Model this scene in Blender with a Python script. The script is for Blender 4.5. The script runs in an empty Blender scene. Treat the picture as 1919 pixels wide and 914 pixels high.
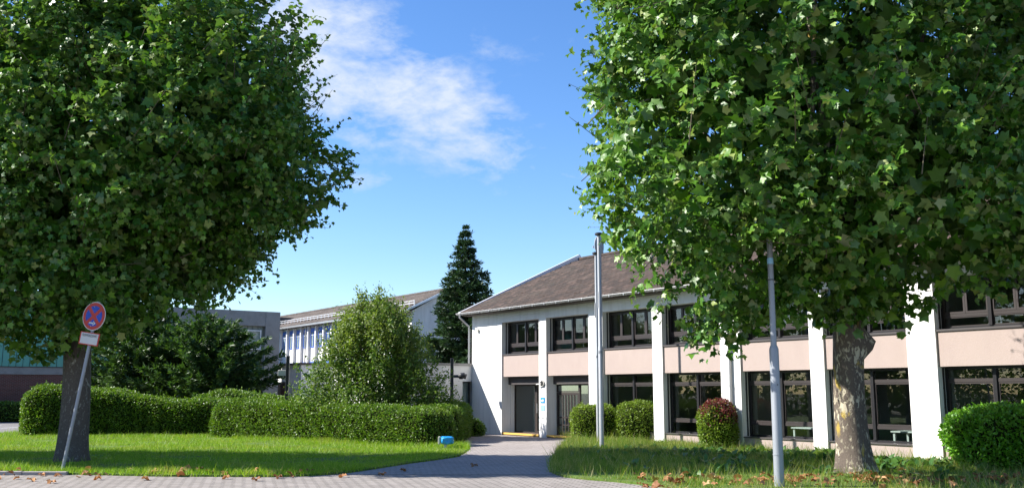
import bpy, bmesh, math, random
import numpy as np
from mathutils import Vector, Matrix
R = math.radians
random.seed(7)
rng = np.random.default_rng(7)
scene = bpy.context.scene
COL = scene.collection

# ------------------------------------------------------------------ camera
cam_d = bpy.data.cameras.new('camera')
cam = bpy.data.objects.new('camera', cam_d)
COL.objects.link(cam)
cam.location = (0, 0, 1.8)
cam.rotation_euler = (R(90) + math.atan(278 / 1800), 0, 0)
cam_d.sensor_width = 36
cam_d.lens = 36 * 1800 / 1919
cam_d.clip_end = 3000
cam_d.clip_start = 0.1
scene.camera = cam

# ------------------------------------------------------------------ light
SUN = Vector((-1.27, 0.04, 1.0)).normalized()          # towards the sun
sun_el = math.asin(SUN.z)
sun_az = math.atan2(SUN.x, SUN.y)                        # clockwise from +Y
sd = bpy.data.lights.new('sun', 'SUN')
sd.energy = 5.0
sd.angle = R(0.53)
sd.color = (1.0, 0.955, 0.88)
so = bpy.data.objects.new('sun', sd)
COL.objects.link(so)
so.rotation_euler = SUN.to_track_quat('Z', 'Y').to_euler()
so.location = (-40, -5, 40)

world = bpy.data.worlds.new('World')
scene.world = world
world.use_nodes = True
wt = world.node_tree
wt.nodes.clear()


def N(t, kind, **kw):
    n = t.nodes.new(kind)
    for k, v in kw.items():
        if k == 'inp':
            for a, b in v.items():
                n.inputs[a].default_value = b
        else:
            setattr(n, k, v)
    return n


def M(t, op, a, b=None, c=None, clamp=False):
    n = t.nodes.new('ShaderNodeMath')
    n.operation = op
    n.use_clamp = clamp
    for i, v in enumerate((a, b, c)):
        if v is None:
            continue
        if isinstance(v, (int, float)):
            n.inputs[i].default_value = v
        else:
            t.links.new(v, n.inputs[i])
    return n.outputs[0]


def MIXC(t, fac, a, b, mode='MIX'):
    n = t.nodes.new('ShaderNodeMix')
    n.data_type = 'RGBA'
    n.blend_type = mode
    for sock, v in ((n.inputs[0], fac), (n.inputs[6], a), (n.inputs[7], b)):
        if isinstance(v, (int, float)):
            sock.default_value = v
        elif isinstance(v, tuple):
            sock.default_value = (*v[:3], 1)
        else:
            t.links.new(v, sock)
    return n.outputs[2]


def build_sky():
    t = wt
    sky = N(t, 'ShaderNodeTexSky', sky_type='NISHITA', sun_disc=False)
    sky.sun_elevation = sun_el
    sky.sun_rotation = sun_az % (2 * math.pi)
    sky.air_density = 1.0
    sky.dust_density = 0.5
    sky.ozone_density = 4.0
    tc = N(t, 'ShaderNodeTexCoord')
    sep = N(t, 'ShaderNodeSeparateXYZ')
    t.links.new(tc.outputs['Generated'], sep.inputs[0])
    x, y, z = sep.outputs
    az = M(t, 'ARCTAN2', x, y)
    el = M(t, 'ARCSINE', z)
    # fine broken cirrocumulus texture, laid out on directions in the sky
    mp = N(t, 'ShaderNodeMapping')
    mp.inputs['Scale'].default_value = (1.0, 1.0, 1.9)
    mp.inputs['Rotation'].default_value = (0, R(28), 0)
    t.links.new(tc.outputs['Generated'], mp.inputs[0])
    n1 = N(t, 'ShaderNodeTexNoise', inp={'Scale': 9.0, 'Detail': 10.0, 'Roughness': 0.62, 'Distortion': 0.35})
    t.links.new(mp.outputs[0], n1.inputs['Vector'])
    n2 = N(t, 'ShaderNodeTexNoise', inp={'Scale': 38.0, 'Detail': 6.0, 'Roughness': 0.6, 'Distortion': 0.2})
    t.links.new(mp.outputs[0], n2.inputs['Vector'])
    fine = M(t, 'ADD', M(t, 'MULTIPLY', n1.outputs[0], 0.62), M(t, 'MULTIPLY', n2.outputs[0], 0.38))
    # cloud banks: (azimuth, elevation, half length, half width, tilt, weight) in degrees
    banks = [(-12.6, 20.2, 6.2, 4.4, -34, .95), (-5.2, 16.9, 7.0, 2.7, -27, .95), (-9.6, 15.4, 5.5, 2.0, -10, .42), (-8.6, 12.3, 2.6, .9, 0, .42),
             (4.8, 13.0, 2.6, 1.1, 10, .55), (-1.5, 20.2, 3.2, .8, -12, .28), (3, 20.5, 3.0, .8, 8, .18),
             (62, 24, 16, 6, -25, .9), (115, 32, 18, 6, 15, .8), (-62, 30, 15, 5, -20, .8), (-120, 22, 17, 6, 20, .9),
             (170, 28, 20, 7, -10, .8), (-168, 52, 15, 6, 30, .7), (40, 55, 14, 6, 40, .7)]
    tot = None
    for a0, e0, hl, hw, tilt, wgt in banks:
        da = M(t, 'SUBTRACT', az, R(a0))
        de = M(t, 'SUBTRACT', el, R(e0))
        c, s = math.cos(R(tilt)), math.sin(R(tilt))
        u = M(t, 'DIVIDE', M(t, 'ADD', M(t, 'MULTIPLY', da, c), M(t, 'MULTIPLY', de, s)), R(hl))
        v = M(t, 'DIVIDE', M(t, 'SUBTRACT', M(t, 'MULTIPLY', de, c), M(t, 'MULTIPLY', da, s)), R(hw))
        r2 = M(t, 'ADD', M(t, 'MULTIPLY', u, u), M(t, 'MULTIPLY', v, v))
        g = M(t, 'MULTIPLY', M(t, 'POWER', 2.718, M(t, 'MULTIPLY', r2, -0.9)), wgt)
        tot = g if tot is None else M(t, 'MAXIMUM', tot, g)
    # density = bank mask lifted by noise
    d = M(t, 'SUBTRACT', M(t, 'ADD', fine, M(t, 'MULTIPLY', tot, 0.36)), 0.622)
    d = M(t, 'MULTIPLY', d, 4.2, clamp=True)
    d = M(t, 'MULTIPLY', M(t, 'MULTIPLY', d, M(t, 'MULTIPLY', tot, 2.2, clamp=True)), 0.95)
    hs = N(t, 'ShaderNodeHueSaturation', inp={'Hue': 0.507, 'Saturation': 1.2, 'Value': 0.97})
    t.links.new(sky.outputs[0], hs.inputs['Color'])
    lp = MIXC(t, d, hs.outputs[0], (3.2, 3.6, 4.25))
    bg = N(t, 'ShaderNodeBackground', inp={'Strength': 0.110})
    t.links.new(lp, bg.inputs[0])
    out = N(t, 'ShaderNodeOutputWorld')
    t.links.new(bg.outputs[0], out.inputs[0])


build_sky()
scene.view_settings.view_transform = 'Standard'
scene.view_settings.look = 'None'
scene.view_settings.gamma = 1
scene.view_settings.use_curve_mapping = False
scene.view_settings.exposure = 1.12
scene.cycles.max_bounces = 4
scene.cycles.diffuse_bounces = 2
scene.cycles.glossy_bounces = 3
scene.cycles.transparent_max_bounces = 12
scene.cycles.use_denoising = True


# ------------------------------------------------------------------ helpers
def tag(o, label=None, cat=None, group=None, kind=None):
    if label: o['label'] = label
    if cat: o['category'] = cat
    if group: o['group'] = group
    if kind: o['kind'] = kind
    return o


def empty(name, loc=(0, 0, 0), rz=0, parent=None):
    o = bpy.data.objects.new(name, None)
    COL.objects.link(o)
    o.location = loc
    o.rotation_euler = (0, 0, rz)
    o.parent = parent
    return o


def link_mesh(name, me, mat=None, parent=None, loc=(0, 0, 0), rz=0):
    o = bpy.data.objects.new(name, me)
    if mat is not None and len(me.materials) == 0:
        me.materials.append(mat)
    COL.objects.link(o)
    o.location = loc
    o.rotation_euler = (0, 0, rz)
    o.parent = parent
    return o


def copy_tree(o, parent=None):
    c = o.copy()
    COL.objects.link(c)
    c.parent = parent
    for ch in list(o.children):
        copy_tree(ch, c)
    return c


def np_mesh(name, V, F, smooth=False):
    V = np.ascontiguousarray(V, dtype=np.float32)
    F = np.ascontiguousarray(F, dtype=np.int32)
    me = bpy.data.meshes.new(name)
    me.vertices.add(len(V))
    me.vertices.foreach_set('co', V.ravel())
    me.loops.add(F.size)
    me.loops.foreach_set('vertex_index', F.ravel())
    me.polygons.add(len(F))
    me.polygons.foreach_set('loop_start', np.arange(0, F.size, F.shape[1], dtype=np.int32))
    if smooth:
        me.polygons.foreach_set('use_smooth', np.ones(len(F), dtype=bool))
    me.update(calc_edges=True)
    return me


class MB:
    def __init__(self):
        self.v = []
        self.f = []

    def box(self, x0, x1, y0, y1, z0, z1):
        b = len(self.v)
        self.v += [(x0, y0, z0), (x1, y0, z0), (x1, y1, z0), (x0, y1, z0), (x0, y0, z1), (x1, y0, z1), (x1, y1, z1), (x0, y1, z1)]
        self.f += [tuple(b + i for i in q) for q in ((3, 2, 1, 0), (4, 5, 6, 7), (0, 1, 5, 4), (1, 2, 6, 5), (2, 3, 7, 6), (3, 0, 4, 7))]
        return self

    def prism(self, poly, axis, a, b_):
        """poly of 2D points extruded along axis ('x','y','z') from a to b_"""
        k = len(self.v)
        n = len(poly)
        for t in (a, b_):
            for (p, q) in poly:
                self.v.append({'x': (t, p, q), 'y': (p, t, q), 'z': (p, q, t)}[axis])
        self.f.append(tuple(k + i for i in range(n))[::-1])
        self.f.append(tuple(k + n + i for i in range(n)))
        for i in range(n):
            j = (i + 1) % n
            self.f.append((k + i, k + j, k + n + j, k + n + i))
        return self

    def tube(self, pts, radii, seg=10, caps=True, wob=None):
        pts = [Vector(p) for p in pts]
        if isinstance(radii, (int, float)):
            radii = [radii] * len(pts)
        k = len(self.v)
        prev = None
        for i, p in enumerate(pts):
            d = (pts[min(i + 1, len(pts) - 1)] - pts[max(i - 1, 0)]).normalized()
            if prev is None:
                a = Vector((1, 0, 0)) if abs(d.x) < .9 else Vector((0, 1, 0))
                u = (a - d * a.dot(d)).normalized()
            else:
                u = (prev - d * prev.dot(d)).normalized()
            prev = u
            w = d.cross(u)
            for s in range(seg):
                an = 2 * math.pi * s / seg
                r = radii[i] * (1 + (wob(i, an) if wob else 0))
                self.v.append(tuple(p + (u * math.cos(an) + w * math.sin(an)) * r))
        for i in range(len(pts) - 1):
            for s in range(seg):
                a, b = k + i * seg + s, k + i * seg + (s + 1) % seg
                self.f.append((a, b, b + seg, a + seg))
        if caps:
            self.f.append(tuple(k + s for s in range(seg))[::-1])
            e = k + (len(pts) - 1) * seg
            self.f.append(tuple(e + s for s in range(seg)))
        return self

    def mesh(self, name, smooth=False, bevel=0):
        me = bpy.data.meshes.new(name)
        me.from_pydata(self.v, [], self.f)
        if bevel:
            bm = bmesh.new()
            bm.from_mesh(me)
            bmesh.ops.bevel(bm, geom=[e for e in bm.edges], offset=bevel, segments=1, affect='EDGES', profile=.5)
            bm.to_mesh(me)
            bm.free()
        if smooth:
            me.polygons.foreach_set('use_smooth', [True] * len(me.polygons))
        me.update()
        return me

    def build(self, name, mat, parent=None, smooth=False, bevel=0, **kw):
        return link_mesh(name, self.mesh(name, smooth, bevel), mat, parent, **kw)


def autosmooth(o, ang=40):
    me = o.data
    bm = bmesh.new()
    bm.from_mesh(me)
    for f in bm.faces: f.smooth = True
    for e in bm.edges:
        if len(e.link_faces) == 2 and e.calc_face_angle(0) > R(ang): e.smooth = False
    bm.to_mesh(me)
    bm.free()
    return o


# ------------------------------------------------------------------ materials
def mat_new(name):
    m = bpy.data.materials.new(name)
    m.use_nodes = True
    t = m.node_tree
    t.nodes.clear()
    out = N(t, 'ShaderNodeOutputMaterial')
    b = N(t, 'ShaderNodeBsdfPrincipled')
    t.links.new(b.outputs[0], out.inputs[0])
    return m, t, b, out


def surf(name, col, rough=.8, var=.12, scale=3, spec=.3, metal=0, bump=0, bscale=40, dirt=None, dscale=.6, damt=.4, obj=True, stretch=None):
    """plain surface: base colour with two octaves of noise variation, optional stains and fine relief"""
    m, t, b, out = mat_new(name)
    tc = N(t, 'ShaderNodeTexCoord')
    vec = tc.outputs['Object']
    if stretch:
        mp = N(t, 'ShaderNodeMapping')
        mp.inputs['Scale'].default_value = stretch
        t.links.new(vec, mp.inputs[0])
        vec = mp.outputs[0]
    n = N(t, 'ShaderNodeTexNoise', inp={'Scale': scale, 'Detail': 6.0, 'Roughness': .65})
    t.links.new(vec, n.inputs['Vector'])
    k = M(t, 'ADD', M(t, 'MULTIPLY', M(t, 'SUBTRACT', n.outputs[0], .5), 2 * var), 1.0)
    vm = N(t, 'ShaderNodeVectorMath', operation='SCALE')
    vm.inputs[0].default_value = col
    t.links.new(k, vm.inputs['Scale'])
    c = vm.outputs[0]
    if dirt:
        n2 = N(t, 'ShaderNodeTexNoise', inp={'Scale': dscale, 'Detail': 8.0, 'Roughness': .7})
        t.links.new(vec, n2.inputs['Vector'])
        f = M(t, 'MULTIPLY', M(t, 'MULTIPLY', M(t, 'SUBTRACT', n2.outputs[0], .48), 5, clamp=True), damt)
        c = MIXC(t, f, c, dirt)
    t.links.new(c, b.inputs['Base Color'])
    b.inputs['Roughness'].default_value = rough
    b.inputs['Specular IOR Level'].default_value = spec
    b.inputs['Metallic'].default_value = metal
    if bump:
        n3 = N(t, 'ShaderNodeTexNoise', inp={'Scale': bscale, 'Detail': 4.0})
        t.links.new(tc.outputs['Object'], n3.inputs['Vector'])
        bp = N(t, 'ShaderNodeBump', inp={'Strength': bump, 'Distance': .02})
        t.links.new(n3.outputs[0], bp.inputs['Height'])
        t.links.new(bp.outputs[0], b.inputs['Normal'])
    return m


def leaf_mat(name, cols, back=None, trans=.35, rough=.5, spec=.35, tcol=None, patch=None, pscale=.5, pamt=.6, pth=.52):
    """cols: list of (position, colour) over a random value per leaf; real leaves: paler underside, light shines through"""
    m, t, b, out = mat_new(name)
    g = N(t, 'ShaderNodeNewGeometry')
    oi = N(t, 'ShaderNodeObjectInfo')
    rnd = M(t, 'FRACT', M(t, 'ADD', g.outputs['Random Per Island'], oi.outputs['Random']))
    cr = N(t, 'ShaderNodeValToRGB')
    e = cr.color_ramp.elements
    while len(e) < len(cols): e.new(.5)
    for el, (p, c) in zip(e, cols):
        el.position = p
        el.color = (*c, 1)
    t.links.new(rnd, cr.inputs[0])
    c = cr.outputs[0]
    if patch:
        pn = N(t, 'ShaderNodeTexNoise', inp={'Scale': pscale, 'Detail': 5.0, 'Roughness': .65})
        t.links.new(g.outputs['Position'], pn.inputs['Vector'])
        c = MIXC(t, M(t, 'MULTIPLY', M(t, 'MULTIPLY', M(t, 'SUBTRACT', pn.outputs[0], pth), 6, clamp=True), pamt), c, patch)
    if back:
        c = MIXC(t, M(t, 'MULTIPLY', g.outputs['Backfacing'], .6), c, back)
    t.links.new(c, b.inputs['Base Color'])
    b.inputs['Roughness'].default_value = rough
    b.inputs['Specular IOR Level'].default_value = spec
    tr = N(t, 'ShaderNodeBsdfTranslucent')
    tv = MIXC(t, 1.0, c, tcol or (1.5, 1.7, .55), 'MULTIPLY')
    t.links.new(tv, tr.inputs[0])
    mx = N(t, 'ShaderNodeMixShader', inp={0: trans})
    t.links.new(b.outputs[0], mx.inputs[1])
    t.links.new(tr.outputs[0], mx.inputs[2])
    t.links.new(mx.outputs[0], out.inputs[0])
    return m


def glass_mat(name, tint=(.62, .68, .66), ior=1.5):
    m, t, b, out = mat_new(name)
    t.nodes.remove(b)
    tr = N(t, 'ShaderNodeBsdfTransparent')
    tr.inputs[0].default_value = (*tint, 1)
    gl = N(t, 'ShaderNodeBsdfGlossy', inp={'Roughness': .008})
    n = N(t, 'ShaderNodeTexNoise', inp={'Scale': 1.3, 'Detail': 1.0})
    tc = N(t, 'ShaderNodeTexCoord')
    t.links.new(tc.outputs['Object'], n.inputs['Vector'])
    bp = N(t, 'ShaderNodeBump', inp={'Strength': .03, 'Distance': .05})
    t.links.new(n.outputs[0], bp.inputs['Height'])
    t.links.new(bp.outputs[0], gl.inputs['Normal'])
    fr = N(t, 'ShaderNodeFresnel', inp={'IOR': ior})
    gg = N(t, 'ShaderNodeNewGeometry')
    t.links.new(M(t, 'ADD', ior, M(t, 'MULTIPLY', gg.outputs['Backfacing'], 1 / ior - ior)), fr.inputs['IOR'])   # thin sheet: same on both faces
    f2 = M(t, 'MULTIPLY', fr.outputs[0], 1.25, clamp=True)
    mx = N(t, 'ShaderNodeMixShader')
    t.links.new(f2, mx.inputs[0])
    t.links.new(tr.outputs[0], mx.inputs[1])
    t.links.new(gl.outputs[0], mx.inputs[2])
    t.links.new(mx.outputs[0], out.inputs[0])
    return m


def tile_mat(name, cols, scale=1.0):
    m, t, b, out = mat_new(name)
    g = N(t, 'ShaderNodeNewGeometry')
    oi = N(t, 'ShaderNodeObjectInfo')
    rnd = M(t, 'FRACT', M(t, 'ADD', g.outputs['Random Per Island'], oi.outputs['Random']))
    cr = N(t, 'ShaderNodeValToRGB')
    e = cr.color_ramp.elements
    while len(e) < len(cols): e.new(.5)
    for el, (p, c) in zip(e, cols):
        el.position = p
        el.color = (*c, 1)
    t.links.new(rnd, cr.inputs[0])
    n = N(t, 'ShaderNodeTexNoise', inp={'Scale': .9 * scale, 'Detail': 8.0, 'Roughness': .7})
    t.links.new(g.outputs['Position'], n.inputs['Vector'])
    f = M(t, 'MULTIPLY', M(t, 'SUBTRACT', n.outputs[0], .5), 4, clamp=True)
    c = MIXC(t, M(t, 'MULTIPLY', f, .55), cr.outputs[0], (.055, .05, .038))
    t.links.new(c, b.inputs['Base Color'])
    b.inputs['Roughness'].default_value = .85
    n3 = N(t, 'ShaderNodeTexNoise', inp={'Scale': 60.0, 'Detail': 3.0})
    t.links.new(g.outputs['Position'], n3.inputs['Vector'])
    bp = N(t, 'ShaderNodeBump', inp={'Strength': .5, 'Distance': .01})
    t.links.new(n3.outputs[0], bp.inputs['Height'])
    t.links.new(bp.outputs[0], b.inputs['Normal'])
    return m


def brick_mat(name, c1, c2, mortar, w, h, msize, rot=0, rough=.9, bump=.4, axes='XY', var=.5, stain=None):
    m, t, b, out = mat_new(name)
    tc = N(t, 'ShaderNodeTexCoord')
    mp = N(t, 'ShaderNodeMapping')
    mp.inputs['Rotation'].default_value = (0, 0, rot)
    if axes == 'XZ':
        sp = N(t, 'ShaderNodeSeparateXYZ')
        cb = N(t, 'ShaderNodeCombineXYZ')
        t.links.new(tc.outputs['Object'], sp.inputs[0])
        t.links.new(sp.outputs[0], cb.inputs[0])
        t.links.new(sp.outputs[2], cb.inputs[1])
        t.links.new(cb.outputs[0], mp.inputs[0])
    else:
        t.links.new(tc.outputs['Object'], mp.inputs[0])
    br = N(t, 'ShaderNodeTexBrick', inp={'Color1': (*c1, 1), 'Color2': (*c2, 1), 'Mortar': (*mortar, 1), 'Scale': 1.0, 'Mortar Size': msize,
                                         'Mortar Smooth': .2, 'Bias': 0.0, 'Brick Width': w, 'Row Height': h})
    t.links.new(mp.outputs[0], br.inputs['Vector'])
    n = N(t, 'ShaderNodeTexNoise', inp={'Scale': .45, 'Detail': 9.0, 'Roughness': .72})
    t.links.new(tc.outputs['Object'], n.inputs['Vector'])
    k = M(t, 'ADD', M(t, 'MULTIPLY', M(t, 'SUBTRACT', n.outputs[0], .5), 2 * var), 1.0)
    vm = N(t, 'ShaderNodeVectorMath', operation='SCALE')
    t.links.new(br.outputs[0], vm.inputs[0])
    t.links.new(k, vm.inputs['Scale'])
    c = vm.outputs[0]
    if stain:
        n2 = N(t, 'ShaderNodeTexNoise', inp={'Scale': 2.2, 'Detail': 8.0, 'Roughness': .75})
        t.links.new(tc.outputs['Object'], n2.inputs['Vector'])
        c = MIXC(t, M(t, 'MULTIPLY', M(t, 'MULTIPLY', M(t, 'SUBTRACT', n2.outputs[0], .5), 4, clamp=True), .5), c, stain)
    t.links.new(c, b.inputs['Base Color'])
    b.inputs['Roughness'].default_value = rough
    b.inputs['Specular IOR Level'].default_value = .2
    bp = N(t, 'ShaderNodeBump', inp={'Strength': bump, 'Distance': .01})
    bp.invert = True
    t.links.new(br.outputs['Fac'], bp.inputs['Height'])
    t.links.new(bp.outputs[0], b.inputs['Normal'])
    return m


def bark_mat(name, base, pale, amount=.0, yellow=None, zs=.55):
    """flaking plane bark: pale plates with sharp edges on darker bark"""
    m, t, b, out = mat_new(name)
    tc = N(t, 'ShaderNodeTexCoord')
    mp = N(t, 'ShaderNodeMapping')
    mp.inputs['Scale'].default_value = (1, 1, zs)
    t.links.new(tc.outputs['Object'], mp.inputs[0])
    n1 = N(t, 'ShaderNodeTexNoise', inp={'Scale': 9.5, 'Detail': 6.0, 'Roughness': .62, 'Distortion': .6})
    t.links.new(mp.outputs[0], n1.inputs['Vector'])
    n2 = N(t, 'ShaderNodeTexNoise', inp={'Scale': 16.0, 'Detail': 3.0, 'Distortion': .4})
    t.links.new(mp.outputs[0], n2.inputs['Vector'])
    n3 = N(t, 'ShaderNodeTexNoise', inp={'Scale': 1.3, 'Detail': 2.0})
    t.links.new(tc.outputs['Object'], n3.inputs['Vector'])
    n4 = N(t, 'ShaderNodeTexNoise', inp={'Scale': 40.0, 'Detail': 4.0})
    t.links.new(mp.outputs[0], n4.inputs['Vector'])
    h = M(t, 'ADD', n1.outputs[0], M(t, 'MULTIPLY', M(t, 'SUBTRACT', n3.outputs[0], .5), .45))
    f1 = M(t, 'MULTIPLY', M(t, 'SUBTRACT', h, .56 - amount), 13, clamp=True)
    f2 = M(t, 'MULTIPLY', M(t, 'SUBTRACT', n2.outputs[0], .60), 22, clamp=True)
    dk = tuple(v * .55 for v in base)
    c = MIXC(t, n4.outputs[0], dk, tuple(v * 1.35 for v in base))
    c = MIXC(t, M(t, 'MULTIPLY', f2, .6), c, tuple(v * .62 for v in pale))
    c = MIXC(t, f1, c, pale)
    if yellow:
        n5 = N(t, 'ShaderNodeTexNoise', inp={'Scale': 2.6, 'Detail': 4.0, 'Distortion': .4})
        t.links.new(mp.outputs[0], n5.inputs['Vector'])
        c = MIXC(t, M(t, 'MULTIPLY', M(t, 'MULTIPLY', M(t, 'SUBTRACT', n5.outputs[0], .60), 20, clamp=True), .8), c, yellow)
    t.links.new(c, b.inputs['Base Color'])
    b.inputs['Roughness'].default_value = .88
    b.inputs['Specular IOR Level'].default_value = .15
    bp = N(t, 'ShaderNodeBump', inp={'Strength': .8, 'Distance': .02})
    t.links.new(M(t, 'SUBTRACT', M(t, 'MULTIPLY', n4.outputs[0], .5), f1), bp.inputs['Height'])
    t.links.new(bp.outputs[0], b.inputs['Normal'])
    return m


MT = {}
MT['stucco'] = surf('white_stucco', (.78, .77, .75), .9, .05, 1.2, bump=.25, bscale=55, dirt=(.48, .46, .435), dscale=1.6, damt=.4, stretch=(1.6, 1.6, .14))
MT['stucco_grey'] = surf('grey_stucco', (.74, .73, .71), .9, .06, 1.0, bump=.25, bscale=50, dirt=(.48, .47, .45), dscale=.8, damt=.35, stretch=(1, 1, .35))
MT['pink'] = surf('pink_render', (.39, .315, .285), .92, .07, 2.0, bump=.35, bscale=70, dirt=(.34, .27, .25), dscale=.9, damt=.45, stretch=(1, 1, .5))
MT['black_metal'] = surf('black_metal', (.018, .018, .02), .45, .2, 4, spec=.5)
MT['frame_black'] = surf('black_window_frame', (.014, .013, .015), .4, .2, 4, spec=.4)
MT['frame_brown'] = surf('brown_window_frame', (.036, .029, .028), .45, .12, 4, spec=.4)
MT['sill'] = surf('dark_sill', (.07, .062, .062), .5, .15, 3, spec=.4)
MT['zinc'] = surf('zinc_gutter', (.42, .42, .42), .42, .14, 3, spec=.5, metal=.6)
MT['flash'] = surf('white_flashing', (.72, .73, .75), .4, .06, 2, spec=.5, metal=.2)
MT['soffit'] = surf('dark_soffit', (.12, .10, .09), .8, .15, 3)
MT['glass'] = glass_mat('window_glass', (.80, .85, .84))
MT['glass_up'] = glass_mat('upper_window_glass', (.80, .84, .85))
MT['glass_clear'] = glass_mat('door_glass', (.9, .93, .92), 1.45)
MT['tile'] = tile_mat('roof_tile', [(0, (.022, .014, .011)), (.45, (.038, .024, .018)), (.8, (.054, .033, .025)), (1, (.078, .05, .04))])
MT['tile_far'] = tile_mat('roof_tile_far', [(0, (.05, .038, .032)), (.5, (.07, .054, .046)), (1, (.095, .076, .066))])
MT['roof_deck'] = surf('roof_deck', (.08, .055, .048), .9, .2, 3)
MT['paver'] = brick_mat('path_pavers', (.355, .315, .295), (.30, .265, .25), (.13, .115, .105), .2, .1, .007, rot=R(38), stain=(.24, .225, .19), var=.3)
MT['paver_front'] = brick_mat('street_pavers', (.335, .30, .275), (.268, .24, .218), (.08, .072, .066), .26, .16, .013, rot=R(24), stain=(.23, .215, .185), var=.3, bump=.7)
MT['asphalt'] = surf('asphalt', (.21, .20, .195), .92, .25, 2.5, bump=.4, bscale=90, dirt=(.12, .115, .11), dscale=.3, damt=.5)
MT['earth'] = surf('earth', (.10, .085, .06), .95, .35, 1.5, bump=.6, bscale=25, dirt=(.06, .075, .03), dscale=.7, damt=.7)
MT['soil_grass'] = surf('turf_soil', (.09, .15, .025), .95, .35, 2.0, bump=.6, bscale=30, dirt=(.14, .115, .05), dscale=1.1, damt=.5)
MT['concrete'] = surf('concrete', (.30, .29, .275), .9, .15, 2.0, bump=.3, bscale=45, dirt=(.17, .165, .155), dscale=1.2, damt=.5)
MT['kerb'] = surf('kerb_stone', (.30, .275, .255), .9, .2, 3.0, bump=.4, bscale=40)
MT['white_paint'] = surf('white_paint', (.75, .75, .73), .6, .08, 3)
MT['galv'] = surf('galvanised_steel', (.30, .32, .35), .55, .18, 5, spec=.4, metal=.3, dirt=(.21, .225, .25), dscale=2.5, damt=.5, stretch=(1, 1, .3))
MT['alu'] = surf('pole_aluminium', (.44, .45, .465), .42, .1, 4, spec=.4, metal=.4)
MT['anthracite'] = surf('anthracite_post', (.03, .032, .036), .5, .2, 4, spec=.4)
MT['brick_wall'] = brick_mat('dark_red_brick', (.17, .062, .048), (.115, .045, .038), (.20, .155, .135), .25, .083, .012, axes='XZ')
MT['green_clad'] = surf('green_cladding', (.13, .37, .29), .55, .08, 2, spec=.4, stretch=(1, 1, .3))
MT['grey_clad'] = surf('grey_green_cladding', (.25, .27, .24), .7, .1, 1.5, stretch=(1, 1, .2))
MT['ochre'] = surf('ochre_render', (.42, .33, .18), .9, .08, 2)
MT['blue_frame'] = surf('blue_window_frame', (.09, .17, .55), .45, .1, 3, spec=.4)
MT['chair_blue'] = surf('blue_plastic', (.03, .10, .55), .4, .08, 4, spec=.5)
MT['desk'] = surf('desk_top', (.45, .38, .28), .5, .1, 5)
MT['room_wall'] = surf('room_wall', (.30, .295, .27), .9, .08, 1)
MT['room_floor'] = surf('room_floor', (.16, .15, .14), .5, .12, 2)
MT['room_ceiling'] = surf('room_ceiling', (.55, .55, .54), .9, .05, 1)
MT['curtain'] = surf('curtain_cloth', (.40, .44, .39), .9, .12, 4, stretch=(3, 3, .2))
MT['door_wood'] = surf('dark_door', (.035, .028, .026), .5, .2, 4, spec=.4)
MT['step_tile'] = surf('brown_floor_tile', (.14, .092, .075), .6, .2, 5)
MT['yellow'] = surf('yellow_nosing', (.62, .40, .10), .6, .15, 4)
MT['sign_red'] = surf('sign_red', (.45, .03, .016), .4, .08, 5, spec=.4)
MT['sign_blue'] = surf('sign_blue', (.012, .055, .36), .4, .08, 5, spec=.4)
MT['sign_white'] = surf('sign_white', (.58, .57, .52), .45, .06, 5)
MT['sign_black'] = surf('sign_black', (.02, .02, .02), .5, .1, 5)
MT['plaque_blue'] = surf('plaque_blue', (.02, .28, .62), .4, .08, 5)
MT['plaque_pale'] = surf('plaque_pale_blue', (.30, .56, .78), .4, .08, 5)
MT['blue_plastic'] = surf('blue_wrap', (.02, .30, .72), .35, .25, 9, spec=.5, bump=.8, bscale=18)
MT['dish'] = surf('dish_grey', (.42, .40, .38), .5, .12, 5)
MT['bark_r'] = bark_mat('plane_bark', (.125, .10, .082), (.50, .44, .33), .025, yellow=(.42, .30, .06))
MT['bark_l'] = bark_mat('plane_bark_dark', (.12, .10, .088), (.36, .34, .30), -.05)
MT['bark'] = surf('bark', (.085, .065, .05), .95, .35, 8, bump=.8, bscale=30, stretch=(1, 1, .3))
MT['twig'] = surf('twig', (.11, .095, .06), .9, .25, 8)
MT['plane_leaf'] = leaf_mat('plane_leaf', [(0, (.028, .085, .007)), (.35, (.050, .14, .010)), (.7, (.090, .21, .017)), (.88, (.15, .27, .028)), (.94, (.24, .30, .08)), (1, (.27, .30, .13))],
                            back=(.13, .21, .07), trans=.21, rough=.42, spec=.38)
MT['hedge_leaf'] = leaf_mat('hedge_leaf', [(0, (.05, .11, .010)), (.5, (.095, .19, .014)), (.9, (.145, .26, .022)), (1, (.20, .25, .045))], back=(.15, .21, .05), trans=.25, rough=.42, patch=(.17, .15, .045), pscale=1.3, pamt=.55, pth=.57)
MT['box_leaf'] = leaf_mat('light_hedge_leaf', [(0, (.085, .15, .010)), (.5, (.145, .23, .016)), (.9, (.20, .29, .024)), (1, (.26, .29, .045))], back=(.18, .22, .07), trans=.28, rough=.42)
MT['bright_leaf'] = leaf_mat('bright_bush_leaf', [(0, (.07, .20, .010)), (.5, (.11, .29, .015)), (1, (.18, .38, .025))], back=(.15, .25, .06), trans=.3, rough=.4)
MT['red_leaf'] = leaf_mat('red_bush_leaf', [(0, (.085, .022, .022)), (.5, (.15, .036, .036)), (1, (.22, .075, .05))], back=(.2, .09, .08), trans=.25, tcol=(1.5, .6, .5))
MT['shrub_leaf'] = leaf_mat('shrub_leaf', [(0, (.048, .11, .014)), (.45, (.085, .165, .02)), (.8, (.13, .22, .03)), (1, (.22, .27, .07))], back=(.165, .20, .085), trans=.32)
MT['shrub_leaf_top'] = leaf_mat('shrub_leaf_young', [(0, (.085, .14, .016)), (.5, (.135, .20, .025)), (1, (.21, .25, .06))], back=(.2, .23, .1), trans=.35)
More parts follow.
